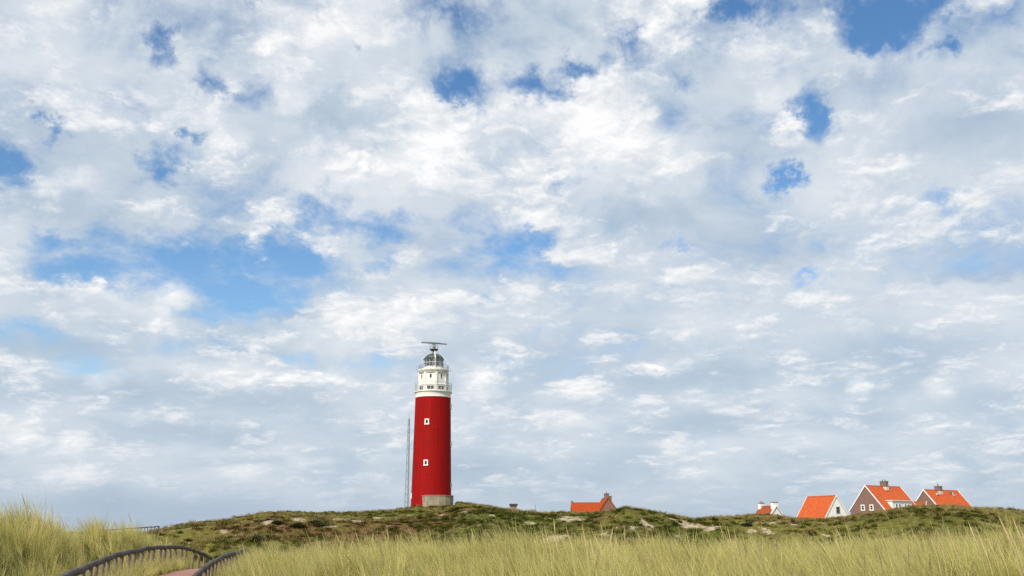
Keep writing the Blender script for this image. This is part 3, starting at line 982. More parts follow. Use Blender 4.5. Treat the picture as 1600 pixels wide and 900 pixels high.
for k in range(10):
    a = 2 * math.pi * k / 10
    hp.tube([(rr * math.cos(a), rr * math.sin(a), zp + .16), (rr * math.cos(a), rr * math.sin(a), zp + 1.0)], .02, 4)
for zz_ in (.55, 1.0):
    hp.tube([(rr * math.cos(2 * math.pi * k / 24), rr * math.sin(2 * math.pi * k / 24), zp + zz_) for k in range(25)], .02, 4, caps=False)
hp.build("platform_railing", M_GALV, LH)
zb = th(537.2)
auto_smooth(MB().lathe([(.20, zp + .18), (.20, zb - .85), (.34, zb - .8), (.34, zb - .35), (.16, zb - .3), (.16, zb)], 16).build("radar_pedestal", M_STEEL, LH), 30)
ar = R(-158.0)
half = tw(20.8, 535)
A = Matrix.Rotation(ar, 4, 'Z')
ant = MB()
ant.prism([A @ Vector(p) for p in ((-half, -.16, zb), (half, -.16, zb), (half, .16, zb + .02), (half * .3, .18, zb + .12), (-half * .3, .18, zb + .12), (-half, .16, zb + .02))], (0, 0, .2))
ant.box((-.5, -.12, zb - .18), (.5, .12, zb), A)
ant.build("radar_antenna", M_STEEL, LH)


# windows of the shaft: pale frames, proud of the wall
def shaft_window(px, v, r_px, hpx=9.0, wpx=7.0):
    a = on_tower(px, v, r_px)
    z = thf(v, 4.0 * math.sqrt(max(0, 1 - (px / r_px) ** 2))); rad = shaft_r(z)
    o = Vector((rad * math.cos(a), rad * math.sin(a), z))
    yv = Vector((math.cos(a), math.sin(a), 0)); xv = Vector((-yv.y, yv.x, 0))
    Fm = Matrix(((xv.x, yv.x, 0, o.x), (xv.y, yv.y, 0, o.y), (0, 0, 1, o.z), (0, 0, 0, 1)))
    hw_, hh_ = tw(wpx / 2, v), tw(hpx / 2, v)
    t = .24
    w = MB()
    w.box((-hw_, -.3, hh_ - t), (hw_, .16, hh_), Fm); w.box((-hw_ - .05, -.3, -hh_), (hw_ + .05, .16, -hh_ + t), Fm)
    w.box((-hw_, -.3, -hh_ + t), (-hw_ + t, .14, hh_ - t), Fm); w.box((hw_ - t, -.3, -hh_ + t), (hw_, .14, hh_ - t), Fm)
    f = w.build("window", M_WHITE, LH)
    MB().box((-hw_ + t, -.28, -hh_ + t), (hw_ - t, .05, hh_ - t), Fm).build("pane", M_GLASS, f)


shaft_window(-8.8, 658.8, 28.8)
shaft_window(-9.2, 723, 30.2)
for v_, r_ in ((635, 28), (694, 29.5), (759, 31)):
    shaft_window(r_ * .985, v_, r_, 8.5, 7)
    shaft_window(-r_ * .99, v_ + 16, r_, 8.5, 7) if v_ > 700 else None

# curved retaining wall at the foot of the tower
wall = MB()
wc = at(682, 790, D_T)
wc = Vector((wc.x, D_T - 1.5, 0))
n, R0, T = 9, tw(27.0, 785), .45
ang0, ang1 = FRONT_ANG - 1.65, FRONT_ANG + 1.65
gz = min(ground1(wc.x + R0 * math.cos(FRONT_ANG + s_), wc.y + R0 * math.sin(FRONT_ANG + s_)) for s_ in (-1.2, 0, 1.2)) - 1.0
ztop = at(683, 774.5, D_T - R0 - 1.5).z
pts_o = [(wc.x + R0 * math.cos(ang0 + (ang1 - ang0) * k / n), wc.y + R0 * math.sin(ang0 + (ang1 - ang0) * k / n)) for k in range(n + 1)]
pts_i = [(wc.x + (R0 - T) * math.cos(ang0 + (ang1 - ang0) * k / n), wc.y + (R0 - T) * math.sin(ang0 + (ang1 - ang0) * k / n)) for k in range(n + 1)]
RW = thing("retaining_wall", (wc.x, wc.y, gz), 0, "low pale curved stone wall hugging the foot of the red lighthouse", "wall")
wb, cp = MB(), MB()
for k in range(n):
    a_, b_, c_, d_ = pts_o[k], pts_o[k + 1], pts_i[k + 1], pts_i[k]
    zt = [ztop - .55 * max(0, 1 - kk / 2.2) for kk in (k, k + 1)]
    loc = lambda p, z: (p[0] - wc.x, p[1] - wc.y, z - gz)
    wb.add([loc(a_, gz), loc(b_, gz), loc(c_, gz), loc(d_, gz), loc(a_, zt[0]), loc(b_, zt[1]), loc(c_, zt[1]), loc(d_, zt[0])],
           [(3, 2, 1, 0), (4, 5, 6, 7), (0, 1, 5, 4), (1, 2, 6, 5), (2, 3, 7, 6), (3, 0, 4, 7)])
    gro = lambda p, s: (wc.x + (p[0] - wc.x) * s, wc.y + (p[1] - wc.y) * s)
    a2, b2, c2, d2 = gro(a_, 1.02), gro(b_, 1.02), gro(c_, .98), gro(d_, .98)
    cp.add([loc(a2, zt[0]), loc(b2, zt[1]), loc(c2, zt[1]), loc(d2, zt[0]), loc(a2, zt[0] + .14), loc(b2, zt[1] + .14), loc(c2, zt[1] + .14), loc(d2, zt[0] + .14)],
           [(3, 2, 1, 0), (4, 5, 6, 7), (0, 1, 5, 4), (1, 2, 6, 5), (2, 3, 7, 6), (3, 0, 4, 7)])
wb.build("wall_body", M_WALLSTONE, RW)
cp.build("coping", M_WALLSTONE, RW)

# ------------------------------------------------------------------ lattice mast
D_M = 226.0
mb_ = at(635.8, 789, D_M)
mz = ground1(mb_.x, D_M) - .3
MA = thing("lattice_mast", (mb_.x, D_M, mz), R(20), "slender grey steel lattice mast standing left of the lighthouse", "mast")
mh = at(638.5, 646, D_M).z - mz
corner = lambda k, z: Vector((math.cos(2 * math.pi * k / 3 + .5), math.sin(2 * math.pi * k / 3 + .5), 0)) * (.60 - .42 * z / mh) + Vector((0, 0, z))
for k in range(3):
    MB().tube([corner(k, 0), corner(k, mh - 1.2)], .055, 6).build("leg", M_STEEL, MA)
br_ = MB()
nb = 26
for j in range(nb):
    z0, z1 = (mh - 1.4) * j / nb, (mh - 1.4) * (j + 1) / nb
    for k in range(3):
        a_, b_ = (k, k + 1) if j % 2 == 0 else (k + 1, k)
        br_.tube([corner(a_, z0), corner(b_, z1)], .030, 4, caps=False)
        br_.tube([corner(k, z1), corner(k + 1, z1)], .018, 4, caps=False)
br_.build("bracing", M_STEEL, MA)
MB().tube([(0, 0, mh - 1.6), (0, 0, mh + .3)], [.07, .03], 6).build("aerial", M_GALV, MA)
MB().box((-.5, -.5, -.6), (.5, .5, .25)).build("footing", M_WALLSTONE, MA)


# ------------------------------------------------------------------ houses
def bar(m, a, b, up, w, t):
    """board from a to b: w wide along up, t thick across"""
    a, b, up = Vector(a), Vector(b), Vector(up).normalized()
    d = (b - a).normalized(); s = d.cross(up).normalized()
    p = [a - s * t / 2, a + s * t / 2, a + s * t / 2 + up * w, a - s * t / 2 + up * w]
    return m.prism(p, b - a)


def house(name, apex, rz, W_, L, rise, label, wall_mat, roof_mat, trim, eave_z=None, over=.35, group=None, flipped=False):
    """apex: world position of the front end of the ridge; gable in local y = 0, ridge runs along +y"""
    foot = min(ground1(apex.x + dx_, apex.y + dy_) for dx_ in (-5, 0, 5) for dy_ in (0, 6, 12)) - .5
    H = thing(name, (apex.x, apex.y, foot), rz, label, "house", group)
    zr = apex.z - foot
    ze = zr - rise
    hw = W_ / 2
    MB().prism([(-hw + over, .06, 0), (hw - over, .06, 0), (hw - over, .06, ze + over * rise / hw - .1), (0, .06, zr - .14), (-hw + over, .06, ze + over * rise / hw - .1)], (0, L - .12, 0)).build("wall", wall_mat, H)
    k = math.hypot(hw, rise)
    for s in (-1, 1):
        # slope slab in its own frame so that the tiles follow it: x down the slope, y along the ridge
        o = MB().box((0, -.02, -.10), (k, L + .02, .06)).build("roof_slope", roof_mat, H)
        ang_ = math.atan2(rise, hw)
        if s > 0:
            o.matrix_local = Matrix.Translation((0, 0, zr)) @ Matrix.Rotation(ang_, 4, 'Y')
        else:
            o.matrix_local = Matrix.Translation((0, L, zr)) @ Matrix.Rotation(math.pi, 4, 'Z') @ Matrix.Rotation(ang_, 4, 'Y')
    rt = MB()
    for q in range(int(L / .4)):
        y0 = q * L / int(L / .4); y1 = y0 + L / int(L / .4) - .03
        rt.prism([(-.17, y0, zr - .08), (.17, y0, zr - .08), (.11, y0, zr + .12), (-.11, y0, zr + .12)], (0, y1 - y0, 0))
    rt.build("ridge_tiles", M_RIDGE if roof_mat is not M_TILE3 else M_TILE3, H)
    if trim is not None:
        for y_ in (-.06, L + .06):
            for s in (-1, 1):
                m = MB(); bar(m, (s * hw * 1.02, y_, ze - rise * .02 - .18), (0, y_, zr - .17), (0, 0, 1), .36, .07)
                m.build("bargeboard", trim, H)
    g = MB()
    return H, zr, ze, hw


def add_window(H, o, ax, up, out, w, h, frame_mat, t=.10, bars_=1):
    """window centred at o: ax along the wall, up, out of the wall"""
    o, ax, up, out = Vector(o), Vector(ax), Vector(up), Vector(out)
    Fm = Matrix(((ax.x, out.x, up.x, o.x), (ax.y, out.y, up.y, o.y), (ax.z, out.z, up.z, o.z), (0, 0, 0, 1)))
    m = MB()
    m.box((-w / 2, -.05, h / 2 - t), (w / 2, .06, h / 2), Fm); m.box((-w / 2 - .04, -.05, -h / 2), (w / 2 + .04, .10, -h / 2 + t), Fm)
    m.box((-w / 2, -.05, -h / 2 + t), (-w / 2 + t, .06, h / 2 - t), Fm); m.box((w / 2 - t, -.05, -h / 2 + t), (w / 2, .06, h / 2 - t), Fm)
    f = m.build("window", frame_mat, H)
    MB().box((-w / 2 + t, -.04, -h / 2 + t), (w / 2 - t, .01, h / 2 - t), Fm).build("pane", M_GLASS, f)
    if bars_:
        MB().box((-w / 2 + t, -.03, -.025), (w / 2 - t, .035, .025), Fm).build("glazing_bar", frame_mat, f)
    return f


def chimney(H, x, y, z0, z1, w, d, mat, pots=0, cap=M_CHIMBRICK, flash=None):
    c_ = MB().box((x - w / 2, y - d / 2, z0), (x + w / 2, y + d / 2, z1)).build("chimney", mat, H)
    MB().box((x - w / 2 - .07, y - d / 2 - .07, z1), (x + w / 2 + .07, y + d / 2 + .07, z1 + .14)).build("cap", cap, c_)
    for k in range(pots):
        px = x + (k - (pots - 1) / 2) * w * .45
        MB().tube([(px, y, z1 + .14), (px, y, z1 + .5)], [.13, .10], 8).build("pot", M_CHIMBRICK, c_)
    if flash is not None:
        MB().box((x - w / 2 - .06, y - d / 2 - .06, z0), (x + w / 2 + .06, y + d / 2 + .06, flash)).build("flashing", M_LEAD, c_)
    return c_


# brick house with dormer
HA, zr, ze, hw = house("brick_house", at(1351.6, 758.8, 216), -R(56), 9.2, 12.2, 5.35,
                       "brick house with two small gable windows, orange roof and white dormer", M_BRICK, M_TILE, M_WHITE)
for x_ in (-1.05, 1.15):
    add_window(HA, (x_, .06, ze + .72), (1, 0, 0), (0, 0, 1), (0, -1, 0), .98, 1.30, M_WHITE, .22)
chimney(HA, .25, 6.3, zr - .9, zr + .95, 1.5, .9, M_CHIMBRICK, 2, flash=zr - .15)
dm = MB(); y0, y1 = 2.9, 9.6; zt = ze + 2.1; xs = hw - .30; xb = hw * (zr - zt) / (zr - ze)
dm.prism([(xs, y0, ze - .4), (xs, y0, zt), (xb - .2, y0, zt), (xs - 1.9, y0, ze - .4)], (0, y1 - y0, 0))
DM = dm.build("dormer", M_PLASTER, HA)
MB().box((xb - .5, y0 - .2, zt), (xs + .25, y1 + .2, zt + .14)).build("dormer_roof", M_WHITE, DM)
for y_ in (4.3, 5.4, 7.4, 8.5):
    add_window(DM, (xs, y_, ze + 1.0), (0, 1, 0), (0, 0, 1), (1, 0, 0), .80, 1.0, M_WHITE, .09)
m = MB(); m.tube([(hw + .05, -.05, ze - .08), (hw + .05, 12.2, ze - .08)], .08, 8); m.build("gutter", M_WHITE, HA)
m = MB(); m.tube([(hw - .25, .2, ze - .1), (hw - .25, .2, 0)], .05, 6); m.build("downpipe", M_WHITE, HA)

# second brick house, further right
HB, zr, ze, hw = house("brick_house", at(1442.8, 765.2, 222), -R(57.5), 9.2, 12.4, 5.35,
                       "rightmost brick house with orange roof half sunk behind the dune", M_BRICK, M_TILE, M_WHITE)
cb_ = chimney(HB, .15, 5.2, zr - .9, zr + .75, 1.35, .9, M_CHIMBRICK, 1, flash=zr - .25)
MB().tube([(.15, 5.0, zr + .8), (.15, 5.0, zr + 1.7)], .045, 6).build("flue", M_DARK, cb_)


def on_slope(x, z_off=0.0):
    return zr - x / hw * (zr - ze) + z_off


sl = math.atan2(zr - ze, hw)
for (y_, x_, w_, l_, hh, mt, nm) in ((9.6, .75, .75, .9, .22, M_LEAD, "roof_window"), (8.6, .6, .35, .35, .5, M_CHIMBRICK, "roof_vent"), (3.4, .9, .7, .5, .35, M_GALV, "roof_vent")):
    o = MB().box((-l_ / 2, -w_ / 2, 0), (l_ / 2, w_ / 2, hh)).build(nm, mt, HB)
    o.matrix_local = Matrix.Translation((x_, y_, on_slope(x_))) @ Matrix.Rotation(sl, 4, 'Y')
    if nm == "roof_window":
        o2 = MB().box((-l_ / 2 + .1, -w_ / 2 + .1, hh - .05), (l_ / 2 - .1, w_ / 2 - .1, hh + .01)).build("pane", M_GLASS, o)
for x_ in (-.9, .9):
    add_window(HB, (x_, .06, ze + .72), (1, 0, 0), (0, 0, 1), (0, -1, 0), .98, 1.30, M_WHITE, .22)

# low tiled shed between them
HS, zr, ze, hw = house("shed", at(1447.0, 784.0, 220), R(62), 3.6, 3.9, 1.5, "low shed with dull red roof between the two brick houses", M_BRICK2, M_TILE3, M_WHITE, over=.2)
HS['category'] = 'shed'

# white gabled cottage with orange roof
HC, zr, ze, hw = house("white_cottage", at(1306.4, 774.4, 208), R(23.5), 7.6, 8.9, 5.2,
                       "white-gabled cottage with steep orange roof left of the brick houses", M_PLASTER, M_TILE, M_WHITE)
add_window(HC, (.25, .06, ze + 2.3), (1, 0, 0), (0, 0, 1), (0, -1, 0), .95, 1.35, M_STEEL, .10)
sl = math.atan2(zr - ze, hw)
for (y_, x_) in ((3.2, -3.6), (8.6, -3.5)):
    o = MB().box((-.35, -.3, 0), (.35, .3, .25)).build("roof_window", M_DARK, HC)
    o.matrix_local = Matrix.Translation((x_, y_, zr + x_ / hw * (zr - ze))) @ Matrix.Rotation(-sl, 4, 'Y')

# small white house with two chimneys, mostly hidden
HD, zr, ze, hw = house("white_cottage", at(1212.5, 790.6, 236), R(27), 7.6, 5.6, 4.4,
                       "small white house with two white chimneys peeping over the green dune", M_PLASTER, M_TILE3, None)
chimney(HD, 0, .55, zr - 2.2, zr + .80, 1.45, .8, M_PLASTER, 0, M_RIDGE)
chimney(HD, 0, 5.1, zr - 2.2, zr + .70, 1.3, .8, M_PLASTER, 2, M_CHIMBRICK)
m = MB()
for s in (-1, 1):
    bar(m, (s * hw, -.02, ze), (0, -.02, zr - .1), (0, 0, 1), .28, .3)
m.build("parapet", M_PLASTER, HD)

# long low house right of the lighthouse
HE, zr, ze, hw = house("long_house", at(950.4, 777.2, 232), R(4), 5.6, 8.0, 4.0,
                       "low brick house with long red-orange roof and two chimneys right of the lighthouse", M_BRICK2, M_TILE2, M_TILE2)
chimney(HE, -.15, 1.4, zr - .9, zr + .80, 1.05, .8, M_CHIMBRICK, 1)
chimney(HE, .95, 4.6, zr - 1.6, zr + .35, 1.1, .8, M_CHIMBRICK, 0)
# its long wing runs to the left
w0 = at(943, 785.6, 234); w1 = at(897, 785.2, 237)
wing_l = (Vector((w1.x, w1.y)) - Vector((w0.x, w0.y))).length
zloc = zr - (at(950.4, 777.2, 232).z - w0.z)
for s in (-1, 1):
    k_ = math.hypot(3.4, 3.2)
    o = MB().box((0, -.02, -.10), (k_, wing_l, .06)).build("roof_slope", M_TILE2, HE)
    ang_ = math.atan2(3.2, 3.4)
    bx, by = -1.0, 2.6
    base = Matrix.Translation((bx, by, zloc)) @ Matrix.Rotation(R(86), 4, 'Z')
    if s > 0:
        o.matrix_local = base @ Matrix.Rotation(math.pi, 4, 'Z') @ Matrix.Translation((0, -wing_l, 0)) @ Matrix.Rotation(ang_, 4, 'Y')
    else:
        o.matrix_local = base @ Matrix.Rotation(ang_, 4, 'Y')
base = Matrix.Translation((-1.0, 2.6, zloc)) @ Matrix.Rotation(R(86), 4, 'Z')
o = MB().prism([(-3.1, 0, -zloc), (3.1, 0, -zloc), (3.1, 0, -3.1), (0, 0, -.15), (-3.1, 0, -3.1)], (0, wing_l - .3, 0)).build("wing_wall", M_BRICK2, HE)
o.matrix_local = base
o = MB().prism([(-.16, 0, -.08), (.16, 0, -.08), (.10, 0, .12), (-.10, 0, .12)], (0, wing_l, 0)).build("ridge_tiles", M_TILE3, HE)
o.matrix_local = base
o = MB().box((-.25, wing_l - .5, -.8), (.25, wing_l, .45)).build("gable_finial", M_CHIMBRICK, HE)
o.matrix_local = base
o = MB().tube([(0, 0, 0), (0, 0, 1.1)], .05, 6).build("flue", M_LEAD, HE)
o.matrix_local = base @ Matrix.Translation((1.7, wing_l * .52, -1.7))

# small block with a dark lid on the dune crest
pb = at(802.5, 792, 198)
gz = ground1(pb.x, pb.y)
VT = thing("ventilation_block", (pb.x, pb.y, gz - .4), R(12), "small pale block with a dark lid on the crest right of the lighthouse", "block")
zt = at(802.5, 787.2, 198).z - gz + .4
MB().box((-.55, -.5, 0), (.5, .5, zt - .3)).build("body", M_WALLSTONE, VT)
MB().box((-.75, -.7, zt - .3), (.70, .7, zt)).build("lid", M_DARK, VT)
MB().box((-.62, -.58, zt - .55), (.57, .58, zt - .3)).build("neck", M_CHIMBRICK, VT)


# ------------------------------------------------------------------ fences
def fence(name, rail_pts, spacing, rail_r, post_r, label, sink=.5, group=None, wob=.018, sides=8):
    rnd = random.Random(len(rail_pts))
    p0 = rail_pts[0]
    FN = thing(name, (p0.x, p0.y, ground1(p0.x, p0.y)), 0, label, "fence", group)
    o = Vector(FN.location)
    m = MB()
    pts = [p - o + Vector((rnd.uniform(-wob, wob), rnd.uniform(-wob, wob), rnd.uniform(-wob, wob))) for p in rail_pts]
    m.tube(pts, [rail_r * rnd.uniform(.92, 1.08) for _ in pts], sides)
    auto_smooth(m.build("rail", M_RAIL, FN), 50)
    seg = [0.0]
    for a, b in zip(rail_pts, rail_pts[1:]): seg.append(seg[-1] + (b - a).length)
    s = .3
    while s < seg[-1] - .1:
        k = max(i for i in range(len(seg)) if seg[i] <= s)
        t = (s - seg[k]) / (seg[k + 1] - seg[k])
        p = rail_pts[k].lerp(rail_pts[k + 1], t)
        gz_ = ground1(p.x, p.y)
        tilt = Vector((rnd.uniform(-.06, .06), rnd.uniform(-.06, .06), 0))
        m = MB()
        pr = post_r * rnd.uniform(.85, 1.15)
        m.tube([Vector((p.x, p.y, gz_ - sink)) - o, Vector((p.x, p.y, gz_)) - o + tilt, Vector((p.x, p.y, p.z - rail_r * .5)) - o], [pr * 1.05, pr, pr * .95], 8)
        auto_smooth(m.build("post", M_POST, FN), 50)
        s += spacing * rnd.uniform(.72, 1.3)
    return FN


fence("wooden_fence", resample(LEFT_RAIL, .5), 1.15, .066, .054, "long dark log fence curving along the left side of the brick path")
fence("wooden_fence", resample(RIGHT_RAIL, .5), 1.0, .064, .052, "short dark log fence on the right side of the brick path")
far_pts = []
for (u_, v_, d_) in ((120, 832, 103), (140, 830.5, 104), (160, 829, 105), (180, 827.5, 106.5), (200, 826.2, 108), (220, 824.6, 110), (235, 823.6, 113), (250, 822.6, 116)):
    p = at(u_, v_, d_)
    far_pts.append(Vector((p.x, p.y, max(p.z, ground1(p.x, p.y) + .30))))
fence("wooden_fence", resample(far_pts, 1.0), 1.0, .06, .05, "distant thin fence on the skyline above the left grass", wob=.01)
# thin posts on the skyline
for i, (u_, lab) in enumerate(((836, "thin stake on the skyline right of the small lidded block"), (863, "thin stake on the skyline left of the long low house"))):
    p = at(u_, 792, 190)
    gz_ = ground1(p.x, p.y)
    ST = MB().tube([(0, 0, -.5), (.02, 0, .8), (0.03, 0, 1.5)], [.05, .05, .04], 6).build("stake", M_POST)
    ST.location = (p.x, p.y, gz_)
    tag(ST, lab, "stake", "stakes on the crest")

# ------------------------------------------------------------------ plants
LEAF_COLOURS = {}


def leaf_mat(name, stops, tip, trans=0.35, tone=None):
    """leaf colour: varies from plant to plant and with the patch it grows in; tips bleached (attribute 'tip')"""
    m, N = material(name)
    info = N.n.new('ShaderNodeObjectInfo')
    patch = N.noise(N.pos, 0.33, 5.0, 0.62)
    f = N.math('MULTIPLY_ADD', info.outputs['Random'], 0.62, N.math('MULTIPLY_ADD', patch, 0.9, -0.26))
    c = N.ramp(f, stops)
    c = N.mix(N.math('MULTIPLY', N.math('POWER', attr(N, "tip"), 1.6), 0.85), c, tip)
    b = attr(N, "bleach")
    c = N.mix(b, c, (0.46, 0.37, 0.185))
    d = N.n.new('ShaderNodeBsdfDiffuse'); N.put(d.inputs[0], c)
    t = N.n.new('ShaderNodeBsdfTranslucent'); N.put(t.inputs[0], c)
    mx = N.n.new('ShaderNodeMixShader'); mx.inputs[0].default_value = trans
    N.l.new(d.outputs[0], mx.inputs[1]); N.l.new(t.outputs[0], mx.inputs[2])
    N.l.new(mx.outputs[0], N.out.inputs[0])
    return m


M_MARRAM = leaf_mat("marram_leaf", [(0.10, (0.10, 0.145, 0.022)), (0.42, (0.34, 0.358, 0.066)), (0.8, (0.66, 0.58, 0.18))], (0.76, 0.69, 0.29), 0.45)
M_DRYTUFT = leaf_mat("dry_tuft_leaf", [(0.2, (0.080, 0.085, 0.015)), (0.5, (0.155, 0.135, 0.028)), (0.85, (0.28, 0.215, 0.06))], (0.32, 0.25, 0.09), 0.3)
M_GREENS = leaf_mat("green_scrub_leaf", [(0.2, (0.018, 0.027, 0.004)), (0.5, (0.046, 0.058, 0.007)), (0.85, (0.10, 0.10, 0.018))], (0.10, 0.105, 0.02), 0.25)
M_BROWNS = leaf_mat("brown_heath_leaf", [(0.2, (0.026, 0.015, 0.006)), (0.5, (0.066, 0.038, 0.013)), (0.85, (0.135, 0.085, 0.028))], (0.14, 0.095, 0.034), 0.2)
M_SHRUB = leaf_mat("dark_shrub_leaf", [(0.2, (0.016, 0.023, 0.009)), (0.5, (0.030, 0.040, 0.014)), (0.85, (0.055, 0.062, 0.022))], (0.06, 0.07, 0.03), 0.2)


def blades_mesh(name, mat, n, h0, h1, width, spread, lean, droop, seed, segs=4, stalks=0):
    """one tussock: n tapering blades bending away from the middle and with the wind"""
    rnd = random.Random(seed)
    vs, fs, tip, ble = [], [], [], []
    for k in range(n + stalks):
        stalk = k >= n
        a = rnd.uniform(0, 2 * math.pi); rr = spread * math.sqrt(rnd.random())
        p = Vector((rr * math.cos(a), rr * math.sin(a), -0.05))
        L = rnd.uniform(h0, h1) * (1.22 if stalk else 1.0)
        out = Vector((math.cos(a), math.sin(a), 0)) * rnd.uniform(.05, .42) * (0.4 if stalk else 1)
        d = (Vector((0, 0, 1)) + out + Vector((lean[0], lean[1], 0)) * rnd.uniform(.3, 1.0)).normalized()
        bend = (out * .8 + Vector((lean[0], lean[1], 0)) * 1.2) * droop * rnd.uniform(.5, 1.3) * (0.5 if stalk else 1) + Vector((0, 0, -droop * .25))
        w0 = width * rnd.uniform(.7, 1.3)
        s = Vector((math.cos(a + rnd.uniform(1, 2.1)), math.sin(a + rnd.uniform(1, 2.1)), 0)).normalized()
        bl = rnd.random() ** 2.4 * 0.9 if not stalk else 1.0
        S = segs + (2 if stalk else 0)
        base = len(vs)
        for i in range(S + 1):
            t = i / S
            if stalk:
                w = w0 * (.55 if t < .72 else (1.9 if t < .95 else .5))
            else:
                w = w0 * (1 - t) ** .7 + .0004
            vs += [p - s * w / 2, p + s * w / 2]
            tip += [t, t]; ble += [bl, bl]
            d = (d + bend * (1.0 / S)).normalized()
            p = p + d * (L / S)
        for i in range(S):
            q = base + 2 * i
            fs.append((q, q + 1, q + 3, q + 2))
    me = bpy.data.meshes.new(name)
    me.from_pydata([tuple(v) for v in vs], [], fs)
    for nm, arr in (("tip", tip), ("bleach", ble)):
        a_ = me.attributes.new(nm, 'FLOAT', 'POINT'); a_.data.foreach_set('value', np.array(arr, np.float32))
    me.materials.append(mat)
    return me


def cushion_mesh(name, mat, n, rx, rz_, leaf, seed, twiggy=0.0):
    """low bush: leaf-sized faces through an uneven dome"""
    rnd = random.Random(seed)
    vs, fs, tip = [], [], []
    lobes = [(Vector((rnd.uniform(-.5, .5) * rx, rnd.uniform(-.5, .5) * rx, 0)), rnd.uniform(.45, .8) * rx, rnd.uniform(.55, 1.0) * rz_) for _ in range(5)]
    for k in range(n):
        c_, r_, hh = lobes[rnd.randrange(5)]
        a = rnd.uniform(0, 2 * math.pi); e = math.asin(rnd.random()); q = rnd.random() ** .35
        p = c_ + Vector((math.cos(a) * math.cos(e) * r_, math.sin(a) * math.cos(e) * r_, math.sin(e) * hh)) * q
        nrm = Vector((rnd.gauss(0, 1), rnd.gauss(0, 1), rnd.gauss(.4, 1))).normalized()
        x_ = nrm.orthogonal().normalized(); y_ = nrm.cross(x_)
        th_ = rnd.uniform(0, 6.28); x_, y_ = x_ * math.cos(th_) + y_ * math.sin(th_), y_ * math.cos(th_) - x_ * math.sin(th_)
        l_ = leaf * rnd.uniform(.6, 1.5); w_ = l_ * rnd.uniform(.3, .6)
        b = len(vs)
        vs += [p - x_ * l_, p - y_ * w_, p + x_ * l_, p + y_ * w_]
        fs.append((b, b + 1, b + 2, b + 3))
        tip += [max(0, p.z / rz_) * rnd.random()] * 4
    me = bpy.data.meshes.new(name)
    me.from_pydata([tuple(v) for v in vs], [], fs)
    for nm, arr in (("tip", tip), ("bleach", [0.0] * len(tip))):
        a_ = me.attributes.new(nm, 'FLOAT', 'POINT'); a_.data.foreach_set('value', np.array(arr, np.float32))
    me.materials.append(mat)
    return me


def scatter(name, meshes, x, y, scale, yaw, pick, label, category, tilt=0.15, zoff=0.0):
    """one ground-cover object: geometry nodes set a plant on every point"""
    src = bpy.data.collections.new(name + "_plants")
    for i, me in enumerate(meshes):
        src.objects.link(bpy.data.objects.new("%s_%02d" % (me.name, i), me))
    n = len(x)
    z = ground(x, y) + zoff
    me = bpy.data.meshes.new(name)
    me.vertices.add(n)
    me.vertices.foreach_set('co', np.stack([x, y, z], -1).ravel().astype(np.float32))
    rng = np.random.default_rng(n)
    rot = np.stack([rng.normal(0, tilt, n), rng.normal(0, tilt, n), yaw], -1)
    a_ = me.attributes.new("rot", 'FLOAT_VECTOR', 'POINT'); a_.data.foreach_set('vector', rot.ravel().astype(np.float32))
    a_ = me.attributes.new("size", 'FLOAT', 'POINT'); a_.data.foreach_set('value', np.asarray(scale, np.float32))
    a_ = me.attributes.new("pick", 'INT', 'POINT'); a_.data.foreach_set('value', np.asarray(pick, np.int32))
    me.update()
    o = bpy.data.objects.new(name, me); COL.objects.link(o)
    tag(o, label, category, None, 'stuff')
    ng = bpy.data.node_groups.new(name, 'GeometryNodeTree')
    ng.interface.new_socket("Geometry", in_out='INPUT', socket_type='NodeSocketGeometry')
    ng.interface.new_socket("Geometry", in_out='OUTPUT', socket_type='NodeSocketGeometry')
    nn, ll = ng.nodes, ng.links
    gi, go = nn.new('NodeGroupInput'), nn.new('NodeGroupOutput')
    ci = nn.new('GeometryNodeCollectionInfo'); ci.inputs['Collection'].default_value = src
    ci.inputs['Separate Children'].default_value = True
    ip = nn.new('GeometryNodeInstanceOnPoints'); ip.inputs['Pick Instance'].default_value = True
    ll.new(gi.outputs[0], ip.inputs['Points']); ll.new(ci.outputs[0], ip.inputs['Instance'])
    for nm, typ, sock in (("rot", 'FLOAT_VECTOR', 'Rotation'), ("size", 'FLOAT', 'Scale'), ("pick", 'INT', 'Instance Index')):
        na = nn.new('GeometryNodeInputNamedAttribute'); na.data_type = typ; na.inputs['Name'].default_value = nm
        out = [s for s in na.outputs if s.enabled][0]
        ll.new(out, ip.inputs[sock])
    ll.new(ip.outputs[0], go.inputs[0])
    md = o.modifiers.new("plants", 'NODES'); md.node_group = ng
    return o


def wedge(rng, n, d0, d1, ua=-120, ub=1720):
    """n points spread evenly over the land between two distances and two photo columns"""
    d = np.sqrt(rng.uniform(d0 * d0, d1 * d1, n))
    U = rng.uniform(ua, ub, n)
    return (U - 800) / F_H * d, d


rng = np.random.default_rng(11)
LEAN = (-0.42, -0.05)
marram = [blades_mesh("marram_tussock", M_MARRAM, 60, .42, 1.0, .0105, .085, LEAN, .6, 100 + k, 4, (1, 0, 1, 0, 0, 2, 0, 1)[k]) for k in range(8)]
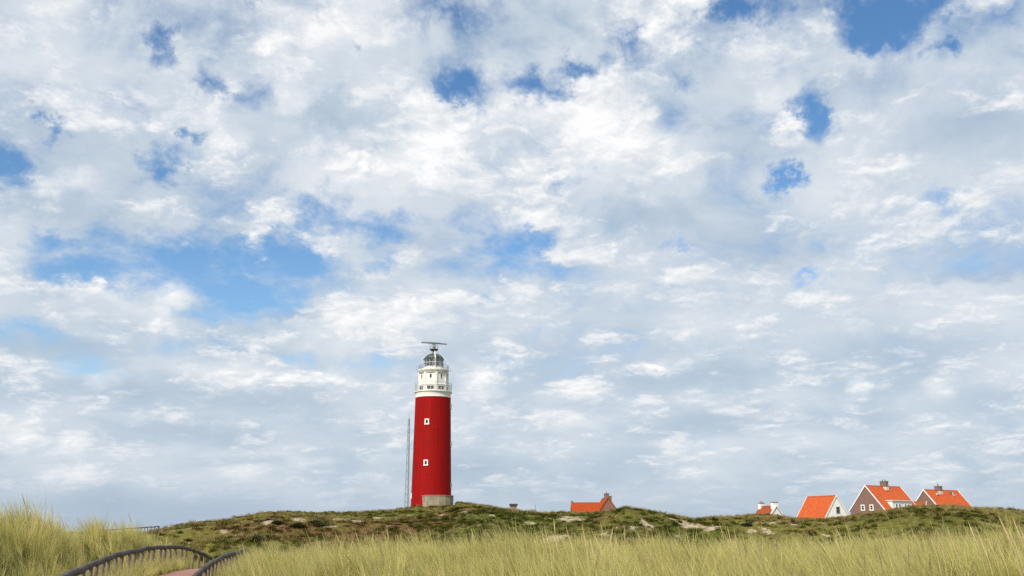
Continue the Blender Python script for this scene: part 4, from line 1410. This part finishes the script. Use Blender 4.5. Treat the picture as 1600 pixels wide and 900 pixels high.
# dune grass in front: dense tussocks with gaps between
x, y = wedge(rng, 24000, 5.5, 42, -500, 2100)
pd, pz = path_near(x, y)
px_ = np.interp(y, _PP[:, 1], _PP[:, 0])
clump = fbm(x, y, 1.1, 2, 83)
dens = 0.52 + 0.6 * fbm(x, y, 4.5, 3, 81) + 1.6 * clump
verge = (x < px_) & (pd > .85)
keep = ((pd > 1.1) | verge) & (rng.random(len(x)) < np.clip(dens, .12, 1))
x, y, pd, clump = x[keep], y[keep], pd[keep], clump[keep]
sc = rng.uniform(.55, 1.10, len(x)) * (1 + .6 * np.clip(clump, -.5, .6)) * (0.66 + 0.34 * sstep(pd, 1.2, 3.0))
scatter("marram_grass", marram, x, y, sc, rng.normal(0, .9, len(x)), rng.integers(0, 8, len(x)), "long straw-green dune grass filling the foreground", "grass", .16)

# more of it along the foot of the left fence
lp = np.array([tuple(p_) for p_ in LEFT_PTS if 14 < p_.y < 34])
k_ = rng.integers(0, len(lp), 620)
x = lp[k_, 0] + rng.uniform(-.55, .62, 620); y = lp[k_, 1] + rng.uniform(-.3, .3, 620)
scatter("verge_grass", marram, x, y, rng.uniform(.42, .72, 620) * (1.05 - .25 * sstep(y, 26, 34)), rng.normal(0, 1.2, 620), rng.integers(0, 8, 620), "shorter grass growing through the foot of the left fence", "grass", .2)

# tufts over the valley and the far slopes
tufts = [blades_mesh("dune_tuft", M_DRYTUFT, 46, .30, .62, .016, .22, (-.3, 0), .6, 200 + k, 3) for k in range(6)]
x, y = wedge(rng, 42000, 38, 225, -350, 1950)
s_, g_, b_ = cover(x, y)
keep = rng.random(len(x)) < np.clip(.75 - .75 * s_ - .35 * g_ - .45 * b_ + .12 * sstep(x, 40, 70) + .5 * fbm(x, y, 5, 3, 91), .02, 1)
pd, _ = path_near(x, y); keep &= pd > 1.3
ok = np.hypot(x + 17.4, y - D_T) > 5.5
keep &= ok
x, y = x[keep], y[keep]
scatter("dune_grass", tufts, x, y, rng.uniform(.55, 1.25, len(x)), rng.uniform(0, 6.28, len(x)), rng.integers(0, 6, len(x)), "olive and straw tufts covering the far dune slopes", "grass", .1)

greens = [cushion_mesh("low_scrub", M_GREENS, 260, .75, .42, .055, 300 + k) for k in range(5)]
browns = [cushion_mesh("low_heath", M_BROWNS, 260, .65, .34, .055, 340 + k) for k in range(5)]
x, y = wedge(rng, 52000, 48, 222, -350, 1950)
s_, g_, b_ = cover(x, y)
nz = fbm(x, y, 4, 3, 95)
ok = (np.hypot(x + 17.4, y - D_T) > 6.0) & (path_near(x, y)[0] > 2)
kg = ok & (rng.random(len(x)) < np.clip(.9 * g_ + .10 + .5 * nz - .9 * s_, 0, 1))
kb = ok & ~kg & (rng.random(len(x)) < np.clip(.9 * b_ + .12 + .5 * nz - .8 * s_, 0, 1))
scatter("green_scrub", greens, x[kg], y[kg], rng.uniform(.35, 1.1, kg.sum()), rng.uniform(0, 6.28, kg.sum()), rng.integers(0, 5, kg.sum()), "low dark green scrub creeping over the far dunes", "scrub", .1, -.05)
scatter("brown_heath", browns, x[kb], y[kb], rng.uniform(.35, 1.1, kb.sum()), rng.uniform(0, 6.28, kb.sum()), rng.integers(0, 5, kb.sum()), "low reddish brown heath patches on the far dunes", "heath", .1, -.05)


# ------------------------------------------------------------------ single shrubs
def shrub(u, v, size, label, group, dist=None, seed=0, flat=.5):
    if dist is None:
        hx, hy, hz_ = hit(u, v, 45)
    else:
        hx, hy = at(u, v, dist).x, dist
    gz_ = ground1(hx, hy)
    S = thing("shrub", (hx, hy, gz_), random.Random(seed).uniform(0, 6), label, "shrub", group)
    me = cushion_mesh("crown", M_SHRUB, 900, size, size * flat * 1.25, .075, seed)
    o = bpy.data.objects.new("crown", me); COL.objects.link(o); o.parent = S; o.location = (0, 0, -.05)
    rnd = random.Random(seed)
    for k in range(3):
        a = rnd.uniform(0, 6.28)
        MB().tube([(0, 0, -.25), (.25 * size * math.cos(a), .25 * size * math.sin(a), size * .4), (.5 * size * math.cos(a), .5 * size * math.sin(a), size * .75)], [.05, .035, .015], 5).build("stem", M_RAIL, S)


for i, (u, v, sz, lab, dist) in enumerate((
        (498, 821, 1.6, "largest dark shrub on the sandy slope left of the lighthouse", None),
        (466, 824, .95, "smaller dark shrub just left of the largest dark shrub", None),
        (402, 843, .7, "dark shrub low on the slope above the fence end", None),
        (432, 818, .6, "dark shrub beside pale sand on the left slope", None),
        (420, 799.5, .9, "round bush on the left skyline of the dune", None),
        (482, 798, .8, "low bush on the skyline between left rise and lighthouse", None),
        (570, 797, .8, "bush on the skyline left of the mast", None),
        (726, 784, .4, "little bush on the sandy skyline just right of the lighthouse", None),
        (1169, 822, .8, "dark shrub on the slope below the small white house", None),
        (1579, 789, 1.1, "dark bush on the skyline at the far right", 172),
        (1597, 792, 1.0, "bush at the right edge of the skyline", 176))):
    shrub(u, v, sz, lab, "dark shrubs on the dunes", dist, 500 + i)


# ------------------------------------------------------------------ tall seed stalks that stand out
def stalk_clump(u_list, dist, label, seed):
    rnd = random.Random(seed)
    xs = [at(u, 860, dist).x for u, _, _ in u_list]
    cx = sum(xs) / len(xs)
    T = thing("grass_clump", (cx, dist, ground1(cx, dist)), 0, label, "grass clump", "tall seeding grass")
    zb = T.location.z
    for (u, v, leanpx) in u_list:
        dd = dist + rnd.uniform(-.6, .6)
        tip = at(u, v, dd)
        foot_x = tip.x + leanpx * dd / F_H
        fz = ground1(foot_x, dd)
        a = Vector((foot_x, dd, fz - .05)); b = Vector(tip)
        mid1 = a.lerp(b, .45) + Vector((.06, 0, .05)); mid2 = a.lerp(b, .80) + Vector((.045, 0, .03))
        o = Vector((cx, dist, zb))
        st = MB().tube([a - o, mid1 - o, mid2 - o], [.0028, .0026, .0022], 5).build("stalk", M_STRAW, T)
        pts = [mid2.lerp(b, k / 5) - o for k in range(6)]
        r_ = rnd.uniform(.0048, .0068)
        MB().tube(pts, [.003, r_ * .8, r_, r_ * .95, r_ * .7, .0015], 6).build("seed_head", M_STRAW, st)


M_STRAW, N = material("straw")
n = N.noise(N.pos, 60.0, 3.0, 0.6)
N.put(N.bsdf.inputs['Base Color'], N.ramp(n, [(0.3, (0.42, 0.31, 0.135)), (0.7, (0.62, 0.50, 0.27))]))
N.bsdf.inputs['Roughness'].default_value = 0.8
stalk_clump([(1512, 813, 34), (1524, 822, 30), (1531, 842, 26), (1541, 836, 28), (1556, 842, 22), (1560, 806, 40), (1567, 818, 34), (1576, 826, 26), (1582, 808, 28), (1592, 820, 22), (1597, 838, 20), (1483, 833, 20)], 10.5,
            "clump of tall pale seed stalks at the right edge of the grass", 1)
stalk_clump([(846, 830, 16), (852, 828, 14), (866, 836, 8), (884, 821, 16), (890, 838, 6), (909, 819, 8), (912, 836, 6), (922, 842, 4), (929, 832, 10), (936, 846, 5), (953, 838, 4)], 13.5,
            "cluster of pale seed stalks in the grass right of centre", 2)
stalk_clump([(1136, 822, 8), (1147, 838, 5), (1072, 830, 3)], 14.0, "few pale seed stalks below the green dune", 3)
stalk_clump([(1453, 838, 14), (1465, 842, 10)], 12.5, "pair of pale seed stalks left of the tall right-hand clump", 4)
